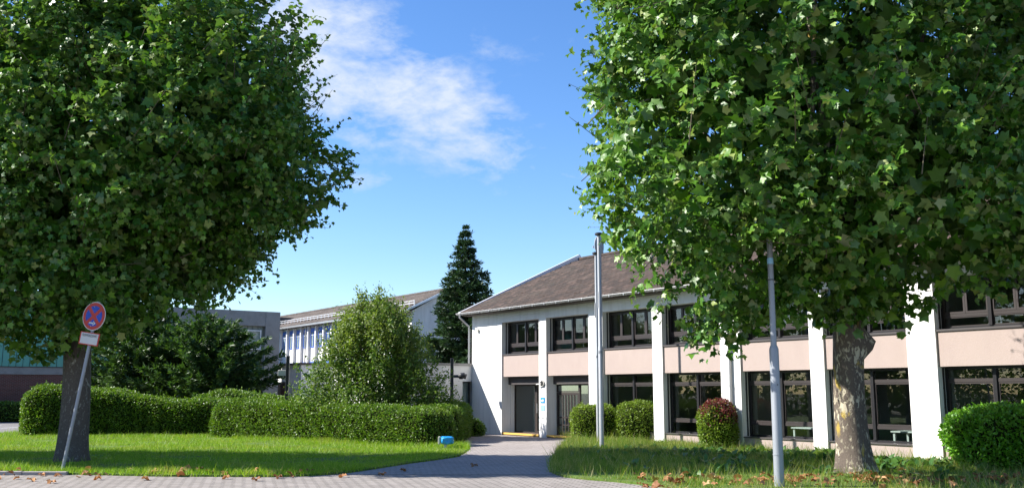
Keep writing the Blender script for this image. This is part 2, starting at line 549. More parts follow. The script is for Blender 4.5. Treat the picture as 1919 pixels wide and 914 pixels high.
MT['fir_leaf'] = leaf_mat('fir_needles', [(0, (.018, .042, .018)), (.6, (.034, .075, .028)), (1, (.065, .12, .04))], trans=.1, rough=.5)
MT['yew_leaf'] = leaf_mat('yew_needles', [(0, (.03, .07, .022)), (.6, (.055, .11, .032)), (1, (.10, .17, .045))], trans=.2, rough=.5)
MT['core'] = surf('hedge_core', (.022, .03, .01), 1, .4, 12, spec=0)
MT['grass'] = leaf_mat('grass_blade', [(0, (.13, .25, .012)), (.5, (.20, .35, .018)), (.86, (.29, .42, .035)), (.96, (.40, .40, .13)), (1, (.44, .40, .17))], trans=.4, rough=.5, tcol=(1.4, 1.5, .5), patch=(.34, .36, .075), pscale=.55, pamt=.6, pth=.5)
MT['grass_dry'] = leaf_mat('grass_long', [(0, (.085, .18, .016)), (.5, (.14, .25, .022)), (.75, (.23, .30, .05)), (.9, (.40, .37, .16)), (1, (.48, .42, .22))], trans=.4, rough=.55, tcol=(1.4, 1.4, .6), patch=(.40, .34, .15), pscale=.7, pamt=.65, pth=.5)
MT['weed'] = leaf_mat('weed_leaf', [(0, (.035, .095, .02)), (.6, (.055, .14, .028)), (1, (.09, .19, .035))], back=(.11, .18, .07), trans=.3, rough=.4)
MT['dead_leaf'] = leaf_mat('dead_leaf', [(0, (.20, .085, .035)), (.5, (.36, .17, .07)), (1, (.50, .30, .15))], trans=.15, rough=.7, tcol=(1.2, 1, .7))

# ------------------------------------------------------------------ leaf scattering
PLANE_LEAF_V = np.array([(0, .30, 0), (0, 0, .03), (.38, -.02, .02), (.35, .25, .10), (.58, .50, .04), (.27, .62, .09), (0, 1.0, -.20),
                         (-.25, .60, .07), (-.55, .54, -.02), (-.36, .27, .09), (-.40, .0, -.03)], dtype=np.float32)
PLANE_LEAF_F = np.array([(0, i, i + 1 if i < 10 else 1) for i in range(1, 11)], dtype=np.int32)
OVAL_V = np.array([(0, 0, 0), (.26, .45, .07), (0, 1, -.08), (-.26, .45, .07)], dtype=np.float32)
OVAL_F = np.array([(0, 1, 2), (0, 2, 3)], dtype=np.int32)
OVAL6_V = np.array([(0, 0, 0), (.24, .28, .06), (.22, .66, .05), (0, 1, -.10), (-.22, .66, .05), (-.24, .28, .06)], dtype=np.float32)
OVAL6_F = np.array([(0, 1, 5), (1, 2, 5), (2, 4, 5), (2, 3, 4)], dtype=np.int32)
NEEDLE_V = np.array([(0, 0, 0), (.16, .35, .0), (0, 1, -.06), (-.16, .35, 0)], dtype=np.float32)
BLADE_V = np.array([(-.5, 0, 0), (.5, 0, 0), (.0, .0, 1)], dtype=np.float32)


def nrm(a):
    return a / np.maximum(np.linalg.norm(a, axis=-1, keepdims=True), 1e-8)


def leaves(TV, TF, pos, L, Nn, size):
    """place template leaves: y axis along L, z axis towards Nn"""
    L = nrm(L)
    Z = Nn - (Nn * L).sum(1, keepdims=True) * L
    Z = nrm(Z)
    X = np.cross(L, Z)
    n, k = len(pos), len(TV)
    size = np.asarray(size, dtype=np.float32).reshape(-1, 1, 1)
    V = (TV[None, :, 0, None] * X[:, None] + TV[None, :, 1, None] * L[:, None] + TV[None, :, 2, None] * Z[:, None]) * size + pos[:, None]
    F = TF[None] + (np.arange(n) * k)[:, None, None]
    return V.reshape(-1, 3), F.reshape(-1, 3)


def join(parts):
    Vs, Fs, o = [], [], 0
    for V, F in parts:
        Vs.append(V)
        Fs.append(F + o)
        o += len(V)
    return np.concatenate(Vs), np.concatenate(Fs)


def rdir(n, r=rng):
    return nrm(r.normal(size=(n, 3)))


def surface_points(me, n, r=rng):
    """random points and normals on a mesh, even by area"""
    me.calc_loop_triangles()
    nt = len(me.loop_triangles)
    idx = np.empty(nt * 3, dtype=np.int32)
    me.loop_triangles.foreach_get('vertices', idx)
    co = np.empty(len(me.vertices) * 3, dtype=np.float32)
    me.vertices.foreach_get('co', co)
    tri = co.reshape(-1, 3)[idx.reshape(-1, 3)]
    cr = np.cross(tri[:, 1] - tri[:, 0], tri[:, 2] - tri[:, 0])
    a = np.linalg.norm(cr, axis=1)
    pick = r.choice(nt, n, p=a / a.sum())
    u, v = r.random((2, n, 1))
    sw = (u + v) > 1
    u, v = np.where(sw, 1 - u, u), np.where(sw, 1 - v, v)
    t = tri[pick]
    return t[:, 0] + u * (t[:, 1] - t[:, 0]) + v * (t[:, 2] - t[:, 0]), nrm(cr[pick])


# ------------------------------------------------------------------ ground
def sheet(name, pts, z, mat, parent=None, kind='structure', thick=0):
    bm = bmesh.new()
    vs = [bm.verts.new((x, y, z)) for x, y in pts]
    f = bm.faces.new(vs)
    if f.normal.z < 0: f.normal_flip()
    f.normal_update()
    if f.normal.z < 0: bmesh.ops.reverse_faces(bm, faces=[f])
    bmesh.ops.triangulate(bm, faces=bm.faces[:])
    me = bpy.data.meshes.new(name)
    bm.to_mesh(me)
    bm.free()
    o = link_mesh(name, me, mat, parent)
    if kind and not parent: o['kind'] = kind
    return o


gr = MB()
gr.v = [(-900, -300, -.03), (900, -300, -.03), (900, 1500, -.03), (-900, 1500, -.03)]
gr.f = [(0, 1, 2, 3)]
gr.build('ground', MT['earth'])['kind'] = 'structure'
sheet('pavement', [(-40, -12), (40, -12), (40, 22.0), (-40, 22.0)], -.012, MT['paver_front'])
sheet('path', [(-6.4, 22.0), (3.6, 22.0), (2.6, 30), (2.5, 37.2), (1.9, 41.2), (-3.5, 45.0), (-3.2, 36), (-1.4, 33), (-1.5, 28.0), (-4.5, 24)], -.006, MT['paver'])
lotL = sheet('parking_lot', [(-60, 41.8), (-18.5, 41.8), (-18.5, 60.0), (-60, 60.0)], -.010, MT['asphalt'])
for i, (x, y) in enumerate([(-26.2, 50), (-23.6, 50), (-28.8, 50)]):
    mb = MB()
    mb.box(x, x + .12, y, y + 5, -.006, -.004)
    mb.build('parking_line', MT['white_paint'], lotL)

LAWN_L = [(-40, 22.6), (-9.75, 22.0), (-7.6, 21.5), (-5.3, 21.4), (-4.6, 21.55), (-3.8, 22.2), (-3.3, 23.5), (-2.7, 25.2), (-2.2, 26.3), (-1.6, 27.8),
          (-1.45, 29.7), (-1.4, 31.5), (-1.6, 33.5), (-4, 37), (-10, 42.5), (-19, 43.2), (-40, 43.6)]
LAWN_R = [(2.5, 37.4), (2.2, 36.0), (1.66, 31.87), (1.27, 27.92), (1.0, 24.85), (.9, 22.4), (1.14, 21.3), (1.57, 20.7), (2.1, 20.2), (2.96, 19.0), (3.8, 17.8), (5, 16.9), (40, 15.5), (40, 24), (14.1, 22.2), (12.9, 24.2), (1.9, 40)]


def mound(name, poly, z, mat):
    """lawn: a slightly raised, softly uneven turf slab with a real edge"""
    bm = bmesh.new()
    vs = [bm.verts.new((x, y, -.02)) for x, y in poly]
    f = bm.faces.new(vs)
    f.normal_update()
    if f.normal.z < 0: bmesh.ops.reverse_faces(bm, faces=[f])
    r = bmesh.ops.extrude_face_region(bm, geom=bm.faces[:])
    for v in [g for g in r['geom'] if isinstance(g, bmesh.types.BMVert)]: v.co.z = z
    bmesh.ops.triangulate(bm, faces=bm.faces[:])
    me = bpy.data.meshes.new(name)
    bm.to_mesh(me)
    bm.free()
    o = link_mesh(name, me, mat)
    o['kind'] = 'structure'
    return o


mound('lawn', LAWN_L, .03, MT['soil_grass'])
mound('lawn', LAWN_R, .04, MT['soil_grass'])

kerb = empty('kerb', (-9.9, 21.95, 0))
kerb['kind'] = 'structure'
me_k = MB().box(-.495, .495, -.07, .07, -.05, .075).mesh('kerb_stone', bevel=.012)
for i in range(12):
    k = link_mesh('kerb_stone', me_k, MT['kerb'], kerb, (-.5 - i * 1.0, .011 * i + random.uniform(-.008, .008), random.uniform(-.012, .006)), R(-1.0) + random.uniform(-.008, .008))


def in_poly(px, py, poly):
    inside = np.zeros(len(px), dtype=bool)
    j = len(poly) - 1
    for i in range(len(poly)):
        xi, yi = poly[i]
        xj, yj = poly[j]
        c = ((yi > py) != (yj > py)) & (px < (xj - xi) * (py - yi) / (yj - yi + 1e-12) + xi)
        inside ^= c
        j = i
    return inside


def snoise(x, y, seed, n=14, smin=.25, smax=1.6):
    r = np.random.default_rng(seed)
    o = np.zeros_like(x)
    for _ in range(n):
        a = r.uniform(0, 2 * math.pi)
        k = r.uniform(smin, smax)
        o += np.sin((x * math.cos(a) + y * math.sin(a)) * k * 2 * math.pi / 2 + r.uniform(0, 6.28))
    return o / math.sqrt(n)


def grass(name, label, poly, n, xr, yr, hfun, mat, seed, z, wid=(.010, .020), power=1.0):
    r = np.random.default_rng(seed)
    x = r.uniform(*xr, n)
    y = yr[0] + (yr[1] - yr[0]) * r.random(n) ** power
    ok = in_poly(x, y, poly)
    # gather the blades into tufts
    x, y = x[ok], y[ok]
    m = len(x)
    h = hfun(x, y, r)
    lean = r.normal(size=(m, 2)) * .38
    up = np.stack([lean[:, 0], lean[:, 1], np.ones(m)], 1) * h[:, None]
    a = r.uniform(-.9, .9, m)
    w = r.uniform(*wid, m) * .5
    side = np.stack([np.cos(a) * w, np.sin(a) * w, np.zeros(m)], 1)
    p = np.stack([x, y, np.full(m, z)], 1)
    p[:, :2] += r.normal(size=(m, 2)) * .06          # blades creep a little over the edge
    p[:, 2] -= .03
    V = np.stack([p - side, p + side, p + up], 1).reshape(-1, 3)
    F = np.arange(m * 3).reshape(-1, 3)
    o = link_mesh(name, np_mesh(name, V, F), mat)
    tag(o, label, 'grass', kind='stuff')
    return o


def h_left(x, y, r):
    base = .085 + .03 * snoise(x, y, 3)
    edge = np.where(y < 23.0, .05, 0) + np.where((y > 39) & (x < -6), .07, 0)
    tall = np.where(r.random(len(x)) < .02, r.uniform(.06, .2, len(x)), 0)
    hedge_line = 40.6 + (x + 11.7) * (-.74)
    near = np.where((x > -11) & (np.abs(y - hedge_line + .9) < .9), .09, 0)
    return np.clip(base + edge + near, .045, .3) * r.uniform(.6, 1.3, len(x)) + tall


def h_right(x, y, r):
    base = .09 + .045 * snoise(x, y, 5)
    tip = np.where((x < 4.5) & (y > 22), .09, 0)
    back = np.where((y > 27), .05, 0) - np.where(y < 22, .05, 0)
    tall = np.where(r.random(len(x)) < .035, r.uniform(.1, .35, len(x)), 0)
    return np.clip(base + tip + back, .05, .4) * r.uniform(.5, 1.3, len(x)) + tall


grass('grass', 'short mown green grass on the lawn before the hedges', LAWN_L, 350000, (-22, -1.2), (21.3, 43.4), h_left, MT['grass'], 11, .028, power=1.15)
grass('grass', 'longer grass with dry straw blades on the lawn before the school', LAWN_R, 400000, (.8, 16), (16.5, 40), h_right, MT['grass_dry'], 12, .038, wid=(.009, .018))


def weeds():
    r = np.random.default_rng(21)
    P, L, Nn, S = [], [], [], []
    spots = []
    for _ in range(190):
        u = r.random()
        if u < .62:
            x = r.uniform(1.6, 9.5); y = 27.6 - .10 * (x - 2) + r.normal() * 1.5
        elif u < .85:
            x = r.uniform(8.4, 12.4); y = 23.6 + r.normal() * .6
        else:
            x = r.uniform(2.5, 10); y = r.uniform(20, 31)
        spots.append((x, y))
    for (x, y) in spots:
        if not in_poly(np.array([x]), np.array([y]), LAWN_R)[0]: continue
        k = r.integers(7, 15)
        a = r.uniform(0, 6.28, k)
        el = r.uniform(.25, 1.1, k)
        L.append(np.stack([np.cos(a) * np.cos(el), np.sin(a) * np.cos(el), np.sin(el)], 1))
        P.append(np.tile([[x, y, .04]], (k, 1)) + r.normal(size=(k, 3)) * [.1, .1, 0])
        Nn.append(np.tile([[0, 0, 1.]], (k, 1)) + r.normal(size=(k, 3)) * .25)
        S.append(r.uniform(.14, .34, k))
    V, F = leaves(OVAL6_V, OVAL6_F, np.concatenate(P), np.concatenate(L), np.concatenate(Nn), np.concatenate(S))
    o = link_mesh('weeds', np_mesh('weeds', V, F), MT['weed'])
    tag(o, 'broad leaved weeds spreading through the grass before the school', 'weeds', kind='stuff')


weeds()


# dry leaves dropped by the plane trees
def fallen():
    r = np.random.default_rng(31)
    n = 335
    x = np.concatenate([r.uniform(-13, -4.5, 55), r.uniform(2.5, 14, 280)])
    y = np.concatenate([21.75 + r.normal(size=55) * .35, 19.4 + .10 * r.normal(size=280) * 6 + .2 * r.random(280)])
    z = np.where(in_poly(x, y, LAWN_R), r.uniform(.07, .16, n), np.where(in_poly(x, y, LAWN_L), r.uniform(.06, .11, n), .02))
    a = r.uniform(0, 6.28, n)
    L = np.stack([np.cos(a), np.sin(a), r.normal(size=n) * .3], 1)
    Nn = np.stack([r.normal(size=n) * .5, r.normal(size=n) * .5, np.ones(n)], 1)
    V, F = leaves(PLANE_LEAF_V * [1, 1, 2.2], PLANE_LEAF_F, np.stack([x, y, z], 1), L, Nn, r.uniform(.09, .2, n))
    o = link_mesh('fallen_leaves', np_mesh('fallen_leaves', V, F), MT['dead_leaf'])
    tag(o, 'brown dry leaves caught in the grass along both lawn edges', 'leaves', kind='stuff')
    me = None
    for (px, py) in [(-10.0, 20.4), (-8.65, 20.75), (-9.3, 20.0), (-7.75, 20.6), (-6.0, 20.9), (-5.0, 21.05), (-2.6, 22.9), (-2.9, 21.8), (-.9, 24.3), (-3.6, 21.2), (-5.3, 20.4), (-11.0, 20.9)]:
        if me is None:
            V, F = leaves(PLANE_LEAF_V * [1, 1, 3.0], PLANE_LEAF_F, np.zeros((1, 3)), np.array([[0, 1, .0]]), np.array([[0, 0, 1.]]), [.19])
            me = np_mesh('fallen_leaf', V, F)
        o = link_mesh('fallen_leaf', me, MT['dead_leaf'], None, (px, py, .026), random.uniform(0, 6.28))
        o.rotation_euler.x = random.uniform(-.2, .2)
        tag(o, 'single brown curled dry leaf lying on the paving', 'leaf', 'dry leaves lying on the paving')


fallen()

# ------------------------------------------------------------------ school building
TH = R(-54.9)
P0 = Vector((-.45, 42.3, 0))
OPEN, NAR, WID = 2.72, .50, .85
PIERS = []           # (x0, x1)
xx = 0
bays = []
for i in range(8):
    bays.append((xx, xx + OPEN))
    w = WID if i % 2 else NAR
    PIERS.append((xx + OPEN, xx + OPEN + w))
    xx += OPEN + w
XEND = xx + 0
Z_SILL, Z_LT, Z_PB, Z_PT, Z_UB, Z_UT, Z_EAVE = .42, 2.46, 2.48, 3.40, 3.46, 4.84, 5.36

school = empty('school_building', P0, TH)
tag(school, 'white two storey school with pink panels, dark windows and brown tiled roof', 'building')


def sbox(name, mat, x0, x1, y0, y1, z0, z1, parent=None, bevel=0, owner=None):
    return MB().box(x0, x1, y0, y1, z0, z1).build(name, MT[mat], parent or owner or school, bevel=bevel)


# end wall panel of the facade and the hidden outer walls
sbox('wall', 'stucco', -2.4, 0, 0, .45, -.05, Z_UT - .002)
sbox('wall', 'stucco', -2.4, -2.1, .452, 4.6, -.05, Z_EAVE)
sbox('wall', 'stucco', -2.4, -2.1, 9.0, 13.2, -.05, Z_EAVE)
sbox('wall', 'stucco', -2.4, -2.1, 4.602, 8.998, 2.45, Z_EAVE)
sbox('wall', 'stucco', 5.6, XEND, 13.0, 13.2, -.05, Z_EAVE)
sbox('wall', 'stucco', -2.098, 5.598, 13.0, 13.2, 2.54, Z_EAVE)
sbox('wall', 'stucco', -2.098, -1.4, 13.0, 13.2, -.05, 2.538)
sbox('wall', 'stucco', XEND + .002, XEND + .3, .0, 13.2, -.05, Z_EAVE)
gb = MB()
gb.prism([(-.0, Z_EAVE + .004), (13.2, Z_EAVE + .004), (6.6, Z_EAVE + 2.86)], 'x', -2.4, -2.15)
gb.build('gable', MT['stucco'], school)
gb = MB()
gb.prism([(-.0, Z_EAVE + .004), (13.2, Z_EAVE + .004), (6.6, Z_EAVE + 2.86)], 'x', XEND + .05, XEND + .3)
gb.build('gable', MT['stucco'], school)
sbox('beam', 'stucco', -2.4, XEND, -.003, .34, Z_UT, Z_EAVE)
for i, (a, b) in enumerate(PIERS[:-1]):
    sbox('pier', 'stucco', a, b, 0, .45, -.05, Z_UT - .002)
for i, (a, b) in enumerate(bays):
    sbox('panel', 'pink', a + .004, b - .004, .065, .42, Z_PB, Z_PT)
    if i >= 2:
        sbox('panel', 'pink', a + .004, b - .004, .065, .42, -.05, Z_SILL - .04)
# floors and rooms behind the glass
sbox('floor_slab', 'room_floor', -2.09, XEND, .452, 12.9, -.04, .02)
sbox('floor_slab', 'room_floor', -2.09, XEND, .452, 12.9, 2.62, 2.70)
sbox('ceiling', 'room_ceiling', -2.09, XEND, .452, 12.9, 2.54, 2.61)
sbox('ceiling', 'room_ceiling', -2.09, XEND, .452, 12.9, 5.0, 5.06)
sbox('room_wall', 'room_wall', 6.4, XEND, 7.0, 7.15, .022, 2.538)
sbox('room_wall', 'room_wall', -2.09, XEND, 7.0, 7.15, 2.702, 4.998)
for xw in (6.35, 13.2, 20.05):
    sbox('room_wall', 'room_wall', xw - .06, xw + .06, .46, 6.99, 2.702, 4.998)
    sbox('room_wall', 'room_wall', xw - .06, xw + .06, .46, 6.99, .022, 2.538)


def rect_frame(mb, x0, x1, z0, z1, w, y0, y1):
    mb.box(x0, x1, y0, y1, z0, z0 + w)
    mb.box(x0, x1, y0, y1, z1 - w, z1)
    mb.box(x0, x0 + w, y0, y1, z0 + w, z1 - w)
    mb.box(x1 - w, x1, y0, y1, z0 + w, z1 - w)


def upper_window():
    W = OPEN - .008
    mb = MB()
    rect_frame(mb, 0, W, Z_UB, Z_UT - .006, .055, .33, .42)
    mb.box(W / 2 - .045, W / 2 + .045, .30, .43, Z_UB + .055, Z_UT - .061)
    w = mb.build('window', MT['frame_black'], school)
    for k in range(2):
        xa = .055 + k * (W / 2 - .01)
        xb = xa + W / 2 - .1
        zt = 3.82
        m = MB()
        m.box(xa, xb, .35, .41, zt - .04, zt + .04)
        m.build('transom', MT['frame_brown'], w)
        m = MB()
        rect_frame(m, xa + .004, xb - .004, Z_UB + .058, zt - .042, .03, .36, .40)
        m.build('sash', MT['frame_brown'], w)
        m = MB()
        m.box(xa + .034, xb - .034, .378, .384, Z_UB + .088, zt - .072)
        m.build('pane', MT['glass_up'], w)
        xm = (xa + xb) / 2
        for (p, q) in ((xa + .004, xm - .003), (xm + .003, xb - .004)):
            m = MB()
            rect_frame(m, p, q, zt + .043, Z_UT - .065, .055, .345, .405)
            m.build('sash', MT['frame_brown'], w)
            m = MB()
            m.box(p + .054, q - .054, .375, .381, zt + .097, Z_UT - .119)
            m.build('pane', MT['glass_up'], w)
    m = MB()
    m.box(-.002, W + .002, .025, .34, Z_PT + .003, Z_UB - .004)
    m.build('sill', MT['sill'], w)
    m = MB()
    m.box(.012, .04, .2, .24, Z_UB + .01, Z_UT - .02)
    for z in (3.75, 4.1, 4.45): m.box(.004, .012, .2, .24, z, z + .03)
    m.build('blind_rail', MT['black_metal'], w)
    return w


def lower_window():
    W = OPEN - .008
    mb = MB()
    rect_frame(mb, 0, W, Z_SILL, Z_LT, .055, .33, .42)
    mb.box(W / 2 - .045, W / 2 + .045, .30, .43, Z_SILL + .055, Z_LT - .055)
    w = mb.build('window', MT['frame_black'], school)
    for k in range(2):
        xa = .055 + k * (W / 2 - .01)
        xb = xa + W / 2 - .1
        for zt in (.83, 2.12):
            m = MB()
            m.box(xa, xb, .34, .41, zt - .045, zt + .045)
            m.build('transom', MT['frame_brown'], w)
        m = MB()
        rect_frame(m, xa + .004, xb - .004, .878, 2.072, .045, .35, .405)
        m.build('sash', MT['frame_brown'], w)
        for (za, zb) in ((Z_SILL + .055, .785), (.923, 2.027), (2.165, Z_LT - .055)):
            m = MB()
            m.box(xa + .002 if za != .923 else xa + .049, xb - .002 if za != .923 else xb - .049, .374, .380, za, zb)
            m.build('pane', MT['glass'], w)
    m = MB()
    m.box(-.002, W + .002, .025, .34, Z_SILL - .037, Z_SILL - .004)
    m.build('sill', MT['sill'], w)
    m = MB()
    m.box(.012, .04, .2, .24, Z_SILL + .01, Z_LT)
    for z in (.9, 1.4, 1.9): m.box(.004, .012, .2, .24, z, z + .03)
    m.build('blind_rail', MT['black_metal'], w)
    return w


uw = upper_window()
uw.location.x = bays[0][0] + .004
for (a, b) in bays[1:]:
    c = copy_tree(uw, school)
    c.location.x = a + .004
lw = lower_window()
lw.location.x = bays[2][0] + .004
for (a, b) in bays[3:]:
    c = copy_tree(lw, school)
    c.location.x = a + .004

# entrance: two recessed bays under a dark shutter box
for i, (a, b) in enumerate(bays[:2]):
    sbox('shutter_box', 'sill', a + .03, b - .004, .34, .9, 2.14, 2.45)
    st = sbox('step', 'step_tile', a + .004, b - .004, .02, 2.4, -.05, .10)
    sbox('nosing', 'yellow', a + .006, b - .006, -.012, .05, .035, .108, st)
    sbox('ceiling', 'room_ceiling', a + .004, b - .004, .91, 1.6, 2.3, 2.47)
sbox('reveal', 'stucco_grey', -.12, .03, .452, .78, -.05, 2.135)
sbox('reveal', 'stucco_grey', 2.74, 3.24, .452, .78, -.05, 2.135)
sbox('reveal', 'stucco_grey', 5.95, 6.2, .452, .78, -.05, 2.135)


def glazed(name, x0, x1, z0, z1, y, fw=.06):
    m = MB()
    rect_frame(m, x0, x1, z0, z1, fw, y, y + .07)
    f = m.build(name, MT['door_wood'], school)
    m = MB()
    m.box(x0 + fw - .002, x1 - fw + .002, y + .03, y + .036, z0 + fw - .002, z1 - fw + .002)
    m.build('pane', MT['glass_clear'], f)
    return f


dw = glazed('window', .034, 1.58, .102, 2.135, .66, .05)
d0 = glazed('door', 1.59, 2.73, .102, 2.135, .66, .11)
m = MB(); m.tube([(1.74, .62, .95), (1.74, .62, 1.35)], .015); m.build('handle', MT['alu'], d0)
d1 = glazed('door', 3.25, 4.72, .102, 1.80, .50, .10)
m = MB()
for k in range(5):
    x = 3.60 + k * .19
    m.box(x, x + .055, .515, .555, .25, 1.70)
for z in (.48, .78): m.box(3.36, 4.61, .51, .56, z, z + .05)
m.build('door_bars', MT['door_wood'], d1)
m = MB(); m.tube([(4.56, .47, .95), (4.56, .47, 1.3)], .015); m.build('handle', MT['alu'], d1)
glazed('transom_window', 3.25, 4.72, 1.81, 2.135, .50, .05)
glazed('window', 4.73, 5.94, .102, 2.135, .50, .05)
# hall behind the doors
sbox('curtain', 'curtain', .55, 1.25, 1.3, 1.4, .12, 2.28)
sbox('wall_lining', 'room_ceiling', -2.09, -2.05, .46, 4.6, .022, 2.538)
side = MB()
for (ya, yb, za, zb) in ((4.604, 8.996, .0, .08), (4.604, 8.996, 2.37, 2.448), (4.604, 4.68, .08, 2.37), (8.92, 8.996, .08, 2.37), (6.76, 6.84, .08, 2.37)): side.box(-2.30, -2.22, ya, yb, za, zb)
side = side.build('added_side_window', MT['frame_black'], school)  # unseen glazing in the end wall, added to let sun into the hall
m = MB(); m.box(-2.265, -2.259, 4.68, 8.92, .08, 2.37); m.build('pane', MT['glass_clear'], side)
sbox('hall_floor', 'room_ceiling', -2.04, 6.28, 2.41, 12.9, .0205, .04)
rear = MB()
rect_frame(rear, -1.39, 5.59, 0, 2.53, .08, 13.05, 13.13)
for xr in (.3, 2.05, 3.8): rear.box(xr, xr + .07, 13.05, 13.13, .08, 2.45)
rear = rear.build('added_rear_window', MT['frame_black'], school)  # unseen glazing at the back, added to brighten the hall with daylight
m = MB(); m.box(-1.31, 5.51, 13.08, 13.086, .08, 2.45); m.build('pane', MT['glass_clear'], rear)
m = MB()
m.box(.5, 1.35, 3.2, 3.5, .12, .75)
m.build('counter', MT['white_paint'], school)

# roof
ov = .45
E0, RZ = 5.42, 8.45
RY = 6.6
slope = math.atan2(RZ - E0, RY + ov)
SL = (RY + ov) / math.cos(slope)
roof_bm = MB()
roof_bm.prism([(-ov, E0 - .09), (RY, RZ - .09), (RY * 2 + ov, E0 - .09), (RY * 2 + ov, E0 - .03), (RY, RZ - .03), (-ov, E0 - .03)], 'x', -2.62, XEND + .5)
roof = roof_bm.build('roof', MT['roof_deck'], school)
fl = MB()
fl.prism([(-ov - .10, E0 - .03), (-ov - .08, E0 + .02), (RY, RZ + .27), (RY + .1, RZ + .2), (RY + .1, RZ - .04)], 'x', -2.78, -2.65)
fl.build('verge_flashing', MT['flash'], roof)
tw, tl = .315, .335


def tile_template():
    # one interlocking tile: flat pan with a raised roll on its side and a thick lower edge; local x across, y up the slope
    pr = [(.0, .030), (.05, .052), (.10, .032), (.20, .022), (.312, .030)]
    V = []
    for y, dz in ((0, .026), (.37, .0)):
        for (x, z) in pr: V.append((x, y, z + dz))
    for (x, z) in pr: V.append((x, .0, z - .012))
    F = [(i, i + 1, 6 + i, 5 + i) for i in range(4)] + [(10 + i, 11 + i, i + 1, i) for i in range(4)]
    return np.array(V, dtype=np.float32), np.array(F, dtype=np.int32)


TVt, TFt = tile_template()
me_tile = np_mesh('tile', TVt, TFt)
me_tile.materials.append(MT['tile'])


def tile_roof(parent, x0, x1, y_e, z_e, sl, slen, mat, singles=0, single_x=(0, 0), single_rows=0, seed=0):
    r = np.random.default_rng(seed)
    nr, nc = int(slen / tl), int((x1 - x0) / tw)
    mass, cnt = [], 0
    c, s = math.cos(sl), math.sin(sl)
    for row in range(nr):
        for col in range(nc):
            x = x0 + col * tw + (r.random() - .5) * .012
            u = row * tl + (r.random() - .5) * .02
            lift = r.random() * .012 + (.02 if r.random() < .03 else 0)
            yaw = (r.random() - .5) * .03
            if cnt < singles and single_x[0] <= x <= single_x[1] and row < single_rows:
                o = link_mesh('tile', me_tile, None, parent, (x, y_e + u * c - lift * s, z_e + u * s + lift * c))
                o.rotation_euler = (sl, 0, yaw)
                cnt += 1
                continue
            V = TVt.copy()
            V[:, 1] += u
            V[:, 2] += lift
            V = np.stack([V[:, 0] + x + V[:, 1] * 0, y_e + V[:, 1] * c - V[:, 2] * s, z_e + V[:, 1] * s + V[:, 2] * c], 1)
            mass.append((V, TFt))
    V, F = join(mass)
    o = link_mesh('tile_rows', np_mesh('tile_rows', V, F), mat, parent)
    o['kind'] = 'stuff'


tile_roof(roof, -2.62, XEND + .4, -ov - .02, E0 - .028, slope, SL, MT['tile'], 299, (1.0, 8.9), 12, 3)
m = MB()
for k in range(int((XEND + 3) / .35)):
    x = -2.6 + k * .35
    m.tube([(x, RY, RZ + .0), (x + .37, RY, RZ + .012)], [.12, .105], 8)
m.build('ridge_tiles', MT['tile'], roof)['kind'] = 'stuff'
m = MB()
m.box(-2.60, XEND, -ov + .03, -.006, E0 - .16, E0 - .095)
m.build('soffit', MT['soffit'], roof)
# gutter: half round channel with beads and brackets
g = MB()
pr = [(-ov - .02 - .075 + .075 * math.cos(a), E0 - .045 + .075 * math.sin(a)) for a in [math.pi + math.pi * k / 8 for k in range(9)]]
pr2 = [(-ov - .095 + .066 * math.cos(a), E0 - .045 + .066 * math.sin(a)) for a in [2 * math.pi - math.pi * k / 8 for k in range(9)]]
g.prism(pr + pr2, 'x', -2.84, XEND + .5)
g.tube([(-2.84, -ov - .17, E0 - .045), (XEND + .5, -ov - .17, E0 - .045)], .014, 6)
gut = g.build('gutter', MT['zinc'], school)
m = MB()
for k in range(36): m.box(-2.5 + k * .8, -2.47 + k * .8, -ov - .178, -ov - .012, E0 - .128, E0 - .03)
m.build('bracket', MT['zinc'], gut)


def downpipe(x, y, top):
    m = MB()
    m.tube([(x, -ov - .095, top), (x, -ov - .095, top - .12), (x, -ov * .6, top - .34), (x, y - .02, top - .52), (x, y, top - .7), (x, y, -.02)], .046, 10)
    for z in (.6, 2.0, 3.4): m.tube([(x, y, z), (x, y, z + .04)], .056, 10)
    m.build('downpipe', MT['zinc'], school, smooth=False)


downpipe(-2.62, -.02, E0 - .1)
downpipe(13.2, -.07, E0 - .1)
# small fittings on the facade
m = MB(); m.box(-1.93, -1.80, -.10, -.002, 4.52, 4.64); m.tube([(-2.05, -.05, 4.7), (-1.9, -.06, 4.6)], .012, 6)
m.build('alarm_box', MT['sign_white'], school)
m = MB(); m.tube([(3.0, -.001, 2.18), (3.0, -.07, 2.18)], [.13, .13], 16); m.tube([(2.72, -.14, 2.13), (3.0, -.10, 2.15)], .025, 8)
wl = m.build('wall_lamp', MT['sign_white'], school)
m = MB(); m.tube([(3.0, -.072, 2.18), (3.0, -.09, 2.18)], [.10, .09], 16); m.build('lamp_glass', MT['black_metal'], wl)
pq = sbox('plaque', 'plaque_blue', 2.84, 3.12, -.02, -.002, 1.38, 1.60)
m = MB()
m.prism([(2.90, 1.43), (3.05, 1.43), (3.08, 1.50), (3.0, 1.54), (2.96, 1.50), (2.88, 1.52)], 'y', -.026, -.021)
m.build('emblem', MT['sign_white'], pq)
sbox('plaque', 'plaque_pale', 2.85, 3.11, -.018, -.002, 1.08, 1.30)

